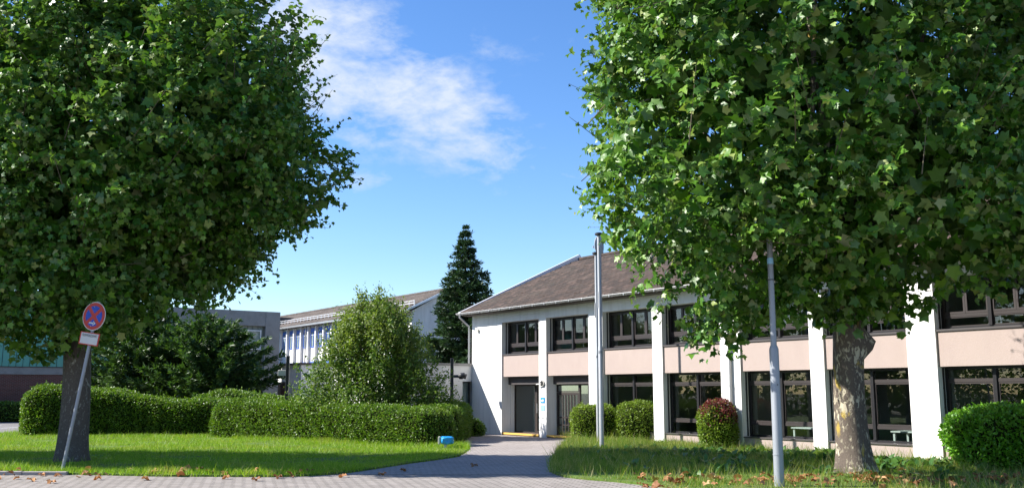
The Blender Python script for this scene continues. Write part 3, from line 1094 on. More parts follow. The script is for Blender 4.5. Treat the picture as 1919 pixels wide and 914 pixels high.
# satellite dish with aerial on the ridge
dish = empty('satellite_dish', tuple(P0 + Matrix.Rotation(TH, 3, 'Z') @ Vector((-1.0, 6.75, 8.45))), TH + R(20))
tag(dish, 'grey satellite dish and thin aerial on mast at the roof ridge', 'satellite dish')
m = MB(); m.tube([(0, 0, -.15), (0, 0, 1.5)], .025, 8); m.build('mast', MT['galv'], dish)
bm = MB()
rings = [(.0, .0), (.2, .02), (.36, .06), (.46, .10)]
for (rr, dd) in rings:
    for k in range(16):
        a = 2 * math.pi * k / 16
        bm.v.append((-.12 - dd, rr * math.cos(a), .55 + rr * 1.05 * math.sin(a)))
for i in range(3):
    for k in range(16):
        bm.f.append((i * 16 + k, i * 16 + (k + 1) % 16, (i + 1) * 16 + (k + 1) % 16, (i + 1) * 16 + k))
dd = bm.build('dish', MT['dish'], dish, smooth=True)
so_ = dd.modifiers.new('s', 'SOLIDIFY'); so_.thickness = .02
m = MB(); m.tube([(-.16, 0, .2), (-.55, 0, .5)], .012, 6); m.tube([(-.55, 0, .46), (-.55, 0, .56)], .04, 8); m.build('feed_arm', MT['galv'], dish)
m = MB(); m.tube([(-.55, -.35, 1.45), (.5, .35, 1.45)], .008, 5)
for k in range(7):
    t_ = -.5 + k * .16
    m.tube([(t_ - .12, t_ * .65 + .2, 1.45), (t_ + .12, t_ * .65 - .2, 1.45)], .005, 4)
m.build('aerial', MT['galv'], dish)


# furniture seen through the glass: school desks with blue chairs put up on them
def chair_proto():
    r = empty('classroom_chair', (0, 0, 0))
    m = MB()
    m.prism([(-.2, .0), (.2, 0), (.2, .02), (-.2, .03)], 'x', -.2, .2)
    m.build('seat', MT['chair_blue'], r, loc=(0, 0, .43))
    m = MB(); m.prism([(.19, .62), (.22, .62), (.26, .86), (.235, .86)], 'x', -.19, .19); m.build('backrest', MT['chair_blue'], r)
    for sx in (-.18, .18):
        for sy in (-.17, .2):
            m = MB(); m.tube([(sx, sy, .43), (sx * 1.1, sy * 1.12, 0)], .012, 6); m.build('leg', MT['galv'], r)
        m = MB(); m.tube([(sx, .2, .43), (sx, .225, .66)], .012, 6); m.build('back_post', MT['galv'], r)
    return r


def desk_proto():
    r = empty('classroom_desk', (0, 0, 0))
    m = MB(); m.box(-.65, .65, -.28, .28, .70, .73); m.build('desk_top', MT['desk'], r)
    for sx in (-.6, .6):
        for sy in (-.24, .24):
            m = MB(); m.tube([(sx, sy, 0), (sx, sy, .70)], .016, 6); m.build('leg', MT['galv'], r)
    return r


ROT = Matrix.Rotation(TH, 3, 'Z')


def LP(x, y, z): return tuple(P0 + ROT @ Vector((x, y, z)))


desk = desk_proto()
chair = chair_proto()
desk_spots = [(2.0, 0, 'first'), (4.9, 1, 'second'), (8.5, 2, 'third'), (11.7, 3, 'fourth'), (15.3, 4, 'fifth'), (18.5, 5, 'sixth'), (22.0, 6, 'seventh')]
for i, (x, b, nm) in enumerate(desk_spots):
    d = desk if i == 0 else copy_tree(desk)
    d.location = LP(x, 1.0, 2.70)
    d.rotation_euler.z = TH + R(random.uniform(-6, 6))
    tag(d, f'wooden school desk behind the {nm} upper window from the downpipe corner', 'desk', 'desks in the upper classrooms')
    c = chair if i == 0 else copy_tree(chair)
    c.location = LP(x + random.uniform(-.2, .1), 1.0, 3.435 + .455 + .0)
    c.rotation_euler = (R(180), 0, TH + R(random.uniform(-30, 30)) + (0 if i % 2 else R(180)))
    tag(c, f'blue chair upturned on the desk behind the {nm} upper window from the downpipe corner', 'chair', 'blue chairs put up on the desks')
tbl = empty('reading_table', LP(15.4, 1.5, .02), TH)
tag(tbl, 'white table behind the ground floor window beside the lamp post', 'table')
m = MB(); m.box(-.8, .8, -.4, .4, .66, .70); m.build('table_top', MT['white_paint'], tbl)
for sx in (-.72, .72):
    for sy in (-.33, .33):
        m = MB(); m.box(sx - .03, sx + .03, sy - .03, sy + .03, 0, .66); m.build('leg', MT['white_paint'], tbl)
tb2 = copy_tree(tbl)
tb2.location = LP(11.6, 1.3, .02)
tag(tb2, 'white table behind the ground floor window beside the red topped bush', 'table')
tb3 = copy_tree(tbl)
tb3.location = LP(19.0, 1.4, .02)
tag(tb3, 'white table behind the ground floor window at the plane trunk', 'table')
for t_ in (tbl, tb2, tb3): t_['group'] = 'white tables on the ground floor'

# ------------------------------------------------------------------ flat roofed link wing beside the school
link = empty('link_wing', tuple(P0), TH)
tag(link, 'low flat roofed white wing joining the end of the school', 'building')
m = MB(); m.box(-7.6, -2.402, -4.4, -.5, -.05, 3.0); m.box(-7.6, -2.402, -.5, 4, 2.3, 3.0); m.box(-7.6, -2.75, -.5, 4, -.05, 2.299)
m.build('wall', MT['stucco_grey'], link)
m = MB(); m.box(-7.68, -2.36, -4.48, -.01, 3.002, 3.11); m.box(-7.68, -2.404, -.008, 4, 3.002, 3.11); m.build('roof', MT['concrete'], link)
dl = MB(); rect_frame(dl, -.46, -.012, .0, 2.28, .05, 0, .06)
dl = dl.build('door', MT['anthracite'], link); dl.rotation_euler.z = R(90); dl.location = (-2.52, -.02 - 0, 0.0)
m = MB(); m.box(-.41, -.06, .02, .03, .05, 2.23); m.build('pane', MT['glass'], dl)

# ------------------------------------------------------------------ far school block with blue windows
FB = Vector((-5.9, 56.5, 0))
far = empty('far_school_block', tuple(FB), TH)
tag(far, 'white school block with blue window frames and grey brown roof behind the shrub', 'building')
L0 = -34.0
m = MB(); m.box(L0, 0, 0, 4.8, -.05, 6.55); m.build('wall', MT['stucco'], far)
m = MB(); m.prism([(0, 6.554), (4.8, 6.554), (2.4, 7.85)], 'x', L0, -.003); m.build('gable', MT['stucco'], far)
m = MB(); m.box(L0, -9.0, -3.0, -.004, -.05, 3.56); m.build('ground_floor', MT['stucco'], far)
m = MB(); m.box(L0, -8.9, -3.15, -.006, 3.564, 3.70); m.build('flat_roof', MT['soffit'], far)
fs = math.atan2(7.95 - 6.6, 2.4 + .45)
m = MB(); m.prism([(-.45, 6.52), (2.4, 7.88), (5.25, 6.52), (5.25, 6.58), (2.4, 7.94), (-.45, 6.58)], 'x', L0, .30)
froof = m.build('roof', MT['roof_deck'], far)
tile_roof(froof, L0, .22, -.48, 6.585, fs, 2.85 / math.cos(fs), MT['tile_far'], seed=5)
m = MB()
for k in range(100):
    x = L0 + k * .343
    m.tube([(x, 2.4, 7.96), (x + .36, 2.4, 7.985)], [.11, .10], 6)
m.build('ridge_tiles', MT['tile_far'], froof)['kind'] = 'stuff'
m = MB(); m.prism([(-.5, 6.50), (-.5, 6.64), (2.4, 8.02), (2.4, 7.86)], 'x', .302, .36); m.build('verge_board', MT['flash'], froof)
m = MB(); m.box(L0, .3, -.60, -.46, 6.46, 6.58); m.build('gutter', MT['zinc'], froof)
m = MB(); m.box(L0, .28, .02, .045, 6.99, 7.02); m.box(L0, .28, .02, .045, 7.13, 7.16)
for k in range(58): m.box(L0 + k * .6, L0 + k * .6 + .03, .02, .05, 6.80, 7.16)
m.build('snow_guard', MT['flash'], froof)


def far_window():
    m = MB()
    rect_frame(m, 0, .86, 4.95, 6.30, .05, -.05, .02)
    m.box(.405, .455, -.04, .01, 5.0, 6.25)
    w = m.build('window', MT['blue_frame'], far)
    m = MB(); m.box(.05, .81, -.045, -.01, 6.02, 6.249); m.build('blind', MT['blue_frame'], w)
    m = MB(); m.box(.05, .81, -.030, -.012, 5.80, 5.84); m.build('transom', MT['flash'], w)
    m = MB(); m.box(.05, .81, -.022, -.017, 5.0, 6.02); m.build('pane', MT['glass'], w)
    return w


fw = far_window()
nw = 0
for k in range(24):
    x = -1.5 - k * 1.3
    w = fw if k == 0 else copy_tree(fw, far)
    w.location.x = x
    m = MB(); m.box(x - .30, x - .14, -.20, -.004, 3.704, 6.45); m.build('pilaster', MT['stucco'], far)
    m = MB(); m.box(x - .12, x + .98, -.05, -.003, 3.72, 3.95); m.build('vent_panel', MT['blue_frame'], far)
m = MB(); m.tube([(-14.95, -.25, 6.45), (-14.95, -.25, 3.7)], .05, 8); m.build('downpipe', MT['zinc'], far)
for (x, w_) in ((-17.4, 1.6), (-13.6, 2.2), (-21, 1.6)):
    m = MB(); m.box(x, x + w_, -3.03, -3.003, .1, 2.5); q = m.build('window', MT['frame_black'], far)
    m = MB()
    for k in range(3): m.box(x + .08 + k * w_ / 3, x + w_ / 3 - .06 + k * w_ / 3, -3.036, -3.031, .2, 2.42)
    m.build('pane', MT['glass'], q)

# ------------------------------------------------------------------ grey concrete block
GBp = Vector((-14.5, 60.0, 0))
cb = empty('concrete_block', tuple(GBp), TH)
tag(cb, 'grey concrete framed block with white window between yew and blue windowed school', 'building')
m = MB(); m.box(-6, -.25, -7, 0, -.05, 6.5); m.build('wall', MT['grey_clad'], cb)
m = MB(); m.box(-.248, .02, -.9, .02, -.05, 6.75); m.build('pillar', MT['concrete'], cb)
m = MB(); m.box(-.248, .0, -7, -.902, 5.85, 6.75); m.build('beam', MT['concrete'], cb)
m = MB(); m.box(-.248, .0, -7, -.902, 2.45, 3.10); m.build('beam', MT['concrete'], cb)
for yb in np.arange(-6.9, -1.1, .33):
    m = MB(); m.box(-.248, -.21, yb, yb + .27, 3.102, 5.848); m.build('cladding_board', MT['grey_clad'], cb)
m = MB(); m.box(-.249, -.2, -3.2, -.902, -.05, 2.448); m.build('infill', MT['ochre'], cb)
m = MB(); m.box(-.249, -.19, -1.7, -.904, -.05, 2.446); m.build('brick_infill', MT['brick_wall'], cb)
m = MB()
for (a, b, c, d) in ((-2.35, -1.1, 4.4, 4.48), (-2.35, -1.1, 5.52, 5.60), (-2.35, -2.27, 4.48, 5.52), (-1.18, -1.1, 4.48, 5.52)): m.box(-.208, -.14, a, b, c, d)
w = m.build('window', MT['white_paint'], cb)
m = MB(); m.box(-.206, -.17, -2.27, -1.18, 4.48, 5.52); m.build('pane', MT['glass'], w)
m = MB(); m.box(-.206, -.202, -2.26, -1.19, 4.49, 5.51); m.build('curtain', MT['curtain'], w)

# ------------------------------------------------------------------ sports hall at the far left
gy = empty('sports_hall', (-31.5, 64.5, 0), TH)
tag(gy, 'brick sports hall with green metal cladding beyond the parking lot', 'building')
A = R(90)
hall = empty  # alias unused


def gbox(name, mat, u0, u1, o, z0, z1, d=.3):
    # wall faces +x (local), runs along local y
    m_ = MB(); m_.box(u0, u1, -o - 0, d, z0, z1)
    q = m_.build(name, MT[mat], gy)
    q.rotation_euler.z = A
    return q


gbox('brick_wall', 'brick_wall', -24, 24, .0, -.05, 2.98)
gbox('concrete_band', 'concrete', -24, 24, .06, 2.984, 3.44)
gbox('flashing', 'soffit', -24, 24, .10, 3.444, 3.50)
for k in range(117):
    u = -23.95 + k * .41
    gbox('cladding_panel', 'green_clad', u, u + .375, .03 + .012 * (k % 2), 3.504, 7.2, .05)
gbox('wall', 'soffit', -24, 24, -.06, 3.51, 7.15, .5)
m_ = MB(); m_.box(-24, 24, .31, 14, -.05, 7.0); q = m_.build('hall_body', MT['concrete'], gy); q.rotation_euler.z = A
m_ = MB(); m_.box(-24.2, 24.2, -.3, 14.2, 7.204, 7.5); q = m_.build('roof', MT['soffit'], gy); q.rotation_euler.z = A


# ------------------------------------------------------------------ hedges and bushes
def hedge_core(path, seed, nsec=46, amp=.05):
    """path: list of (x, y, half width, height); rounded block with an uneven clipped surface"""
    r = np.random.default_rng(seed)
    P = np.array(path, dtype=float)
    d = np.r_[0, np.cumsum(np.linalg.norm(np.diff(P[:, :2], axis=0), axis=1))]
    tt = np.linspace(0, d[-1], nsec)
    C = np.stack([np.interp(tt, d, P[:, i]) for i in range(4)], 1)
    # smooth heights and plan
    for _ in range(3):
        C[1:-1] = (C[:-2] + 2 * C[1:-1] + C[2:]) / 4
    prof = [(-1.0, 0.0), (-1.02, .3), (-1.0, .62), (-.96, .84), (-.82, .95), (-.55, 1.0), (-.2, 1.01), (.2, 1.01), (.55, 1.0), (.82, .95), (.96, .84), (1.0, .62), (1.02, .3), (1.0, 0.0)]
    V, k = [], len(prof)
    ph = r.uniform(0, 6.28, 8)
    for i, c in enumerate(C):
        a = C[max(i - 1, 0)]; b = C[min(i + 1, nsec - 1)]
        t_ = (b - a)[:2]; t_ = t_ / np.linalg.norm(t_)
        nrm_ = np.array([-t_[1], t_[0]])
        e = min(tt[i], d[-1] - tt[i])
        rnd = min(1, .55 + .45 * math.sqrt(min(1, e / .45)))
        for j, (u, v) in enumerate(prof):
            w = 1 + amp * (math.sin(tt[i] * 2.3 + ph[0] + j) + math.sin(tt[i] * 4.1 + ph[1] + 2 * j) * .6)
            hgt = v * c[3] * (1 + amp * .5 * (math.sin(tt[i] * 1.7 + ph[2]) + .6 * math.sin(tt[i] * 3.9 + ph[3]))) * (.5 + .5 * rnd if v > .5 else 1)
            q = c[:2] + nrm_ * u * c[2] * w * rnd
            V.append((q[0], q[1], hgt))
    F = []
    for i in range(nsec - 1):
        for j in range(k - 1):
            F.append((i * k + j, (i + 1) * k + j, (i + 1) * k + j + 1, i * k + j + 1))
    F.append(tuple(range(k)))
    F.append(tuple((nsec - 1) * k + j for j in range(k))[::-1])
    me = bpy.data.meshes.new('core')
    me.from_pydata(V, [], F)
    bm = bmesh.new(); bm.from_mesh(me)
    bmesh.ops.recalc_face_normals(bm, faces=bm.faces[:])
    bm.to_mesh(me); bm.free()
    me.update()
    return me


def bush_core(rx, ry, h, seed, p=2.6, lump=.08, nu=28, nv=16):
    r = np.random.default_rng(seed)
    ph = r.uniform(0, 6.28, 6)
    V, F = [], []
    for j in range(nv + 1):
        th = -math.pi / 2 + math.pi * j / nv
        for i in range(nu):
            a = 2 * math.pi * i / nu
            d = np.array([math.cos(th) * math.cos(a), math.cos(th) * math.sin(a), math.sin(th)])
            s = (abs(d[0]) ** p + abs(d[1]) ** p + abs(d[2]) ** p) ** (-1 / p)
            s *= 1 + lump * (math.sin(3 * a + ph[0] + 2 * th) * math.cos(th) + .7 * math.sin(5 * a + ph[1] - 3 * th) * math.cos(th) + .4 * math.sin(4 * th + ph[2]))
            V.append((d[0] * s * rx, d[1] * s * ry, h / 2 + d[2] * s * h / 2))
    for j in range(nv):
        for i in range(nu):
            F.append((j * nu + i, j * nu + (i + 1) % nu, (j + 1) * nu + (i + 1) % nu, (j + 1) * nu + i))
    me = bpy.data.meshes.new('core')
    me.from_pydata(V, [], F)
    me.update()
    return me


def leafy(name, label, cat, me, leafmat, n, size, seed, loc=(0, 0, 0), group=None, shoots=0, depth=.07, mat2=None, split=None, template=None, tuft=.6):
    """a thing: dark twiggy core and a skin of leaves around it"""
    TV, TF = template or (OVAL_V, OVAL_F)
    r = np.random.default_rng(seed)
    root = empty(name, loc)
    tag(root, label, cat, group)
    P, Nn = surface_points(me, n, r)
    keep = P[:, 2] > .03
    P, Nn = P[keep], Nn[keep]
    cl = snoise(P[:, 0] * 1.7 + P[:, 2] * .9, P[:, 1] * 1.7 - P[:, 2] * 1.1, seed + 5, smin=.5, smax=2.5)
    off = r.uniform(-.04, depth, len(P)) + .035 * cl
    pos = P + Nn * off[:, None]
    L = Nn * tuft + r.normal(size=P.shape) * .6 + np.array([0, 0, .25])
    W = Nn * .5 + r.normal(size=P.shape) * .45 + np.array([0, 0, .45])
    S = r.uniform(size[0], size[1], len(P))
    parts = [leaves(TV, TF, pos, L, W, S)]
    if shoots:
        Q, qn = surface_points(me, shoots * 3, r)
        Q = Q[qn[:, 2] > .2][:shoots]
        for q in Q:
            k = r.integers(4, 8)
            ax = nrm(np.array([[r.normal() * .25, r.normal() * .25, 1.]]))[0]
            hgt = r.uniform(.08, .26)
            tt = np.linspace(.2, 1, k)[:, None]
            parts.append(leaves(TV, TF, q + ax * tt * hgt, r.normal(size=(k, 3)) * .7 + ax, r.normal(size=(k, 3)) + [0, 0, .6], r.uniform(size[0], size[1], k) * .9))
    V, F = join(parts)
    core = link_mesh('branches', me, MT['core'], root)
    if split is not None:
        fc = V[F].mean(1)
        top = split(fc, r)
        # keep whole leaves together
        per = len(TF)
        top = np.repeat(top.reshape(-1, per)[:, 0], per)
        for nm, msk, mt in (('foliage', ~top, leafmat), ('crown_foliage', top, mat2)):
            o = link_mesh(nm, np_mesh(nm, V, F[msk]), MT[mt], root)
            o['kind'] = 'stuff'
    else:
        o = link_mesh('foliage', np_mesh('foliage', V, F), MT[leafmat], root)
        o['kind'] = 'stuff'
    # pull the core in under the leaves
    for v in me.vertices:
        v.co -= v.normal * .035
    return root


leafy('hedge', 'long clipped green hedge with wavy top beside the tilted sign trunk', 'hedge',
      hedge_core([(-20.4, 41.0, 1.0, 1.75), (-19.4, 41.1, 1.15, 2.02), (-17.6, 41.3, 1.15, 1.95), (-15.6, 41.4, 1.0, 1.55), (-13.6, 41.4, 1.0, 1.42), (-11.7, 41.6, 1.0, 1.42)], 1),
      'hedge_leaf', 34000, (.06, .12), 41, shoots=160)
leafy('hedge', 'rounded green hedge hump rising behind the gap of the two front hedges', 'hedge',
      hedge_core([(-14.4, 43.4, 1.0, 1.35), (-13.2, 43.4, 1.2, 1.78), (-11.6, 43.6, 1.2, 1.72), (-9.6, 43.8, 1.1, 1.45), (-8.0, 43.8, 1.0, 1.3)], 2),
      'hedge_leaf', 18000, (.07, .13), 42, shoots=50)
leafy('hedge', 'long clipped green hedge in front of the tall shrub', 'hedge',
      hedge_core([(-11.9, 40.4, .95, 1.40), (-10.3, 39.4, .95, 1.42), (-8.2, 37.9, .9, 1.34), (-6, 36.2, .9, 1.27), (-3.8, 34.5, .9, 1.22), (-2.35, 33.4, .85, 1.2)], 3),
      'hedge_leaf', 40000, (.055, .11), 43, shoots=200)
leafy('hedge', 'short hedge block along the path below the white link wing', 'hedge',
      hedge_core([(-2.65, 35.2, .7, 1.2), (-2.6, 37.5, .75, 1.25), (-2.6, 39.5, .8, 1.3), (-2.55, 41.3, .8, 1.32)], 4),
      'hedge_leaf', 14000, (.06, .11), 44, shoots=30)
leafy('hedge', 'low dark hedge along the brick sports hall', 'hedge',
      hedge_core([(-39, 58.5, .8, 1.15), (-33, 60.8, .8, 1.15), (-27, 63.0, .8, 1.1), (-22, 66.0, .8, 1.1)], 5), 'hedge_leaf', 12000, (.1, .17), 45)
leafy('bush', 'small dark green bush at the foot of the white end wall', 'bush', bush_core(.55, .45, .62, 6), 'hedge_leaf', 1800, (.07, .13), 46, (-1.75, 41.2, 0))
leafy('bush', 'square clipped bright green bush beside the entrance step', 'bush', bush_core(.78, .75, 1.30, 7, p=4, lump=.03), 'box_leaf', 8000, (.045, .085), 47, (3.0, 35.9, 0), shoots=14)
leafy('bush', 'darker green bush wedged behind the flagpole between two clipped bushes', 'bush', bush_core(.75, .75, 1.18, 17, p=3.4, lump=.04), 'hedge_leaf', 6000, (.05, .09), 57, (4.15, 37.35, 0), shoots=8)
leafy('bush', 'wide rounded clipped green bush under the first ground floor window', 'bush', bush_core(1.02, .9, 1.42, 8, p=3, lump=.04), 'box_leaf', 11500, (.045, .085), 48, (4.78, 35.6, 0), shoots=14)
leafy('bush', 'small green topiary bush with dark red crown before the school', 'bush', bush_core(.56, .55, 1.5, 9, p=2.5, lump=.05), 'box_leaf', 7000, (.05, .10), 49, (6.6, 31.3, 0), shoots=12,
      mat2='red_leaf', split=lambda fc, r: fc[:, 2] + .25 * snoise(fc[:, 0] * 3, fc[:, 1] * 3 + fc[:, 2] * 2, 77) + r.normal(size=len(fc)) * .22 > 1.12)
leafy('bush', 'large bright green loose bush before the rightmost school window', 'bush', bush_core(1.45, 1.0, 1.38, 10, p=2.6, lump=.09), 'bright_leaf', 16000, (.07, .125), 50, (12.1, 23.3, 0),
      shoots=60, depth=.14, template=(OVAL6_V, OVAL6_F), tuft=.8)


# trees across the parking lot: outside the picture, mirrored in the school windows
def wood():
    r = np.random.default_rng(95)
    parts, cores = [], []
    for k in range(12):
        me = bush_core(r.uniform(3.2, 4.6), r.uniform(3, 4), r.uniform(7, 11), 200 + k, p=2.2, lump=.12)
        o = np.array([-50 + r.normal() * 2.5, -14 + k * 5.2, 0.])
        co = np.empty(len(me.vertices) * 3, dtype=np.float32); me.vertices.foreach_get('co', co)
        P, Nn = surface_points(me, 2600, r)
        parts.append(leaves(OVAL_V, OVAL_F, P + o + Nn * r.uniform(-.3, .5, (len(P), 1)), Nn + r.normal(size=P.shape) * .7, r.normal(size=P.shape) + [0, 0, .8], r.uniform(.35, .7, len(P))))
        bpy.data.meshes.remove(me)
    V, F = join(parts)
    o = link_mesh('treeline', np_mesh('treeline', V, F), MT['hedge_leaf'])
    tag(o, 'dense green trees across the parking lot, mirrored in the school windows', 'trees', kind='stuff')


wood()


# ------------------------------------------------------------------ tall shrub
def spray_tree(root, sprays, leafmat, size, per, length, seed, template=(OVAL6_V, OVAL6_F), droop=.2, name='crown', up=.4):
    """sprays: (pos, axis, out) arrays; leaves set along short shoots"""
    r = np.random.default_rng(seed)
    pos, axis, out = sprays
    n = len(pos)
    t_ = r.random((n, per))
    ln = r.uniform(length[0], length[1], (n, 1))
    P = pos[:, None] + axis[:, None] * (t_ * ln)[:, :, None] + r.normal(size=(n, per, 3)) * .06
    L = axis[:, None] * .5 + r.normal(size=(n, per, 3)) * .65 - np.array([0, 0, droop])
    W = out[:, None] * .45 + r.normal(size=(n, per, 3)) * .5 + np.array([0, 0, up])
    S = r.uniform(size[0], size[1], (n, per)) * (1.1 - .35 * t_)
    return leaves(template[0], template[1], P.reshape(-1, 3), L.reshape(-1, 3), W.reshape(-1, 3), S.reshape(-1))


def shrub():
    r = np.random.default_rng(61)
    root = empty('shrub', (-5.45, 38.9, 0))
    tag(root, 'tall loose many stemmed green shrub behind the front hedge', 'shrub')
    m = MB()
    for k in range(13):
        a = r.uniform(0, 6.28)
        q = r.uniform(.3, 1.7)
        top = r.uniform(3.2, 5.2) * (1 - .12 * q)
        m.tube([(math.cos(a) * .2, math.sin(a) * .2, 0), (math.cos(a) * q * .5, math.sin(a) * q * .5, top * .5), (math.cos(a) * q, math.sin(a) * q, top)], [.05, .035, .012], 6)
    m.build('stems', MT['twig'], root)
    # outline: radius over height
    hs = np.array([.0, .6, 1.4, 2.4, 3.4, 4.3, 5.0, 5.5]); rs = np.array([2.6, 2.8, 2.65, 2.15, 1.75, 1.45, 1.05, .45])
    n = 3700
    z = r.uniform(.2, 5.3, n)
    a = r.uniform(0, 6.28, n)
    lob = 1 + .24 * np.sin(3 * a + 1.2 + z * .8) + .15 * np.sin(6 * a - z * .7) + .14 * np.sin(11 * a + 1.5 * z)
    z = z * (1 + .09 * np.sin(4 * a + 2) + .06 * np.sin(9 * a))
    rad = np.interp(z, hs, rs) * lob * np.sqrt(r.uniform(.28, 1.0, n))
    pos = np.stack([np.cos(a) * rad, np.sin(a) * rad * .9, z * .92], 1)
    out = nrm(np.stack([np.cos(a), np.sin(a), np.full(n, .35)], 1))
    ax = nrm(out * .55 + np.array([0, 0, .9]) + r.normal(size=(n, 3)) * .35)
    z = z * .92
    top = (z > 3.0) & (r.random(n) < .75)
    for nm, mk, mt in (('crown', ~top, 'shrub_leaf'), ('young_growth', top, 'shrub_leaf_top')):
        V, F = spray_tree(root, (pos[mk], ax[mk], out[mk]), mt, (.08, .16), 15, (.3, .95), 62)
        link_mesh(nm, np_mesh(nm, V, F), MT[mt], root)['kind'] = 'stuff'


shrub()


# ------------------------------------------------------------------ conifers
def conifer(name, label, loc, H, prof, nlev, per, leafmat, seed, nsize=(.16, .34), rise=0.0, droop=.25, trunk_r=.18, start=.04, twigs=26, flat=.5):
    r = np.random.default_rng(seed)
    root = empty(name, loc)
    tag(root, label, 'tree')
    m = MB()
    m.tube([(0, 0, -.05), (0, 0, H * .5), (0, 0, H)], [trunk_r, trunk_r * .6, .015], 8)
    P, L, W, S = [], [], [], []
    for i in range(nlev):
        f = start + (1 - start) * (i + r.random() * .6) / nlev
        z0 = H * f
        rad = np.interp(f, prof[0], prof[1])
        nb = max(4, int(per * (1 - .45 * f)))
        a0 = r.uniform(0, 6.28)
        for b in range(nb):
            a = a0 + 6.28 * b / nb + r.normal() * .2
            rl = rad * r.uniform(.62, 1.22)
            if rl < .08: rl = .08
            tip = np.array([math.cos(a) * rl, math.sin(a) * rl, z0 + rise * rl - droop * rl * r.uniform(.3, 1.0) + .12 * rl])
            mid = np.array([math.cos(a) * rl * .55, math.sin(a) * rl * .55, z0 + rise * rl * .5 - droop * rl * .1])
            o = np.array([0, 0, z0])
            m.tube([tuple(o), tuple(mid), tuple(tip)], [.018, .012, .004], 4, caps=False)
            k = max(5, int(twigs * (rl / max(prof[1])) + 5))
            t_ = r.random(k) ** .7
            pts = ((1 - t_) ** 2)[:, None] * o + (2 * t_ * (1 - t_))[:, None] * mid + (t_ ** 2)[:, None] * tip
            ax = nrm((tip - o)[None])[0]
            sd = np.array([-math.sin(a), math.cos(a), 0])
            sgn = r.choice([-1, 1], k)[:, None]
            P.append(pts + r.normal(size=(k, 3)) * .04)
            L.append(ax * .75 + sgn * sd * r.uniform(.2, 1.0, (k, 1)) + r.normal(size=(k, 3)) * .2 + np.array([0, 0, .12]))
            W.append(np.tile([[0, 0, 1.]], (k, 1)) + r.normal(size=(k, 3)) * flat)
            S.append(r.uniform(*nsize, k) * (.75 + .4 * rl / max(prof[1])))
    P, L, W, S = map(np.concatenate, (P, L, W, S))
    # every twig: three narrow needle blades crossing
    out = []
    for q in range(3):
        jit = r.normal(size=L.shape) * .35
        out.append(leaves(NEEDLE_V * [1.0, 1, 1], OVAL_F, P + jit * .05, L + jit, W + r.normal(size=W.shape) * .6, S * r.uniform(.7, 1.1, len(S))))
    V, F = join(out)
    m.build('trunk', MT['bark'], root)
    link_mesh('crown', np_mesh('crown', V, F), MT[leafmat], root)['kind'] = 'stuff'
    return root


conifer('fir_tree', 'tall dark pointed fir tree behind the white link wing', (-2.55, 52.2, 0), 10.9,
        ([0, .1, .25, .45, .6, .75, .88, .96, 1], [2.7, 2.7, 2.6, 2.05, 1.55, 1.0, .52, .22, .05]), 42, 16, 'fir_leaf', 71, nsize=(.16, .34), twigs=80, start=.08, rise=.12, droop=.3)
conifer('yew_tree', 'broad dark spreading yew tree behind the wavy hedge', (-15.0, 47.5, 0), 5.5,
        ([0, .15, .4, .6, .8, 1], [2.6, 3.3, 3.1, 2.5, 1.6, .3]), 24, 15, 'yew_leaf', 72, nsize=(.14, .34), rise=.35, droop=.15, twigs=90, flat=.8)
conifer('yew_tree', 'darker yew tree half hidden behind the leaning sign trunk', (-18.8, 48.8, 0), 6.6,
        ([0, .15, .4, .6, .8, 1], [2.2, 2.9, 2.8, 2.2, 1.4, .3]), 24, 14, 'yew_leaf', 73, nsize=(.14, .34), rise=.35, droop=.15, twigs=80, flat=.8)


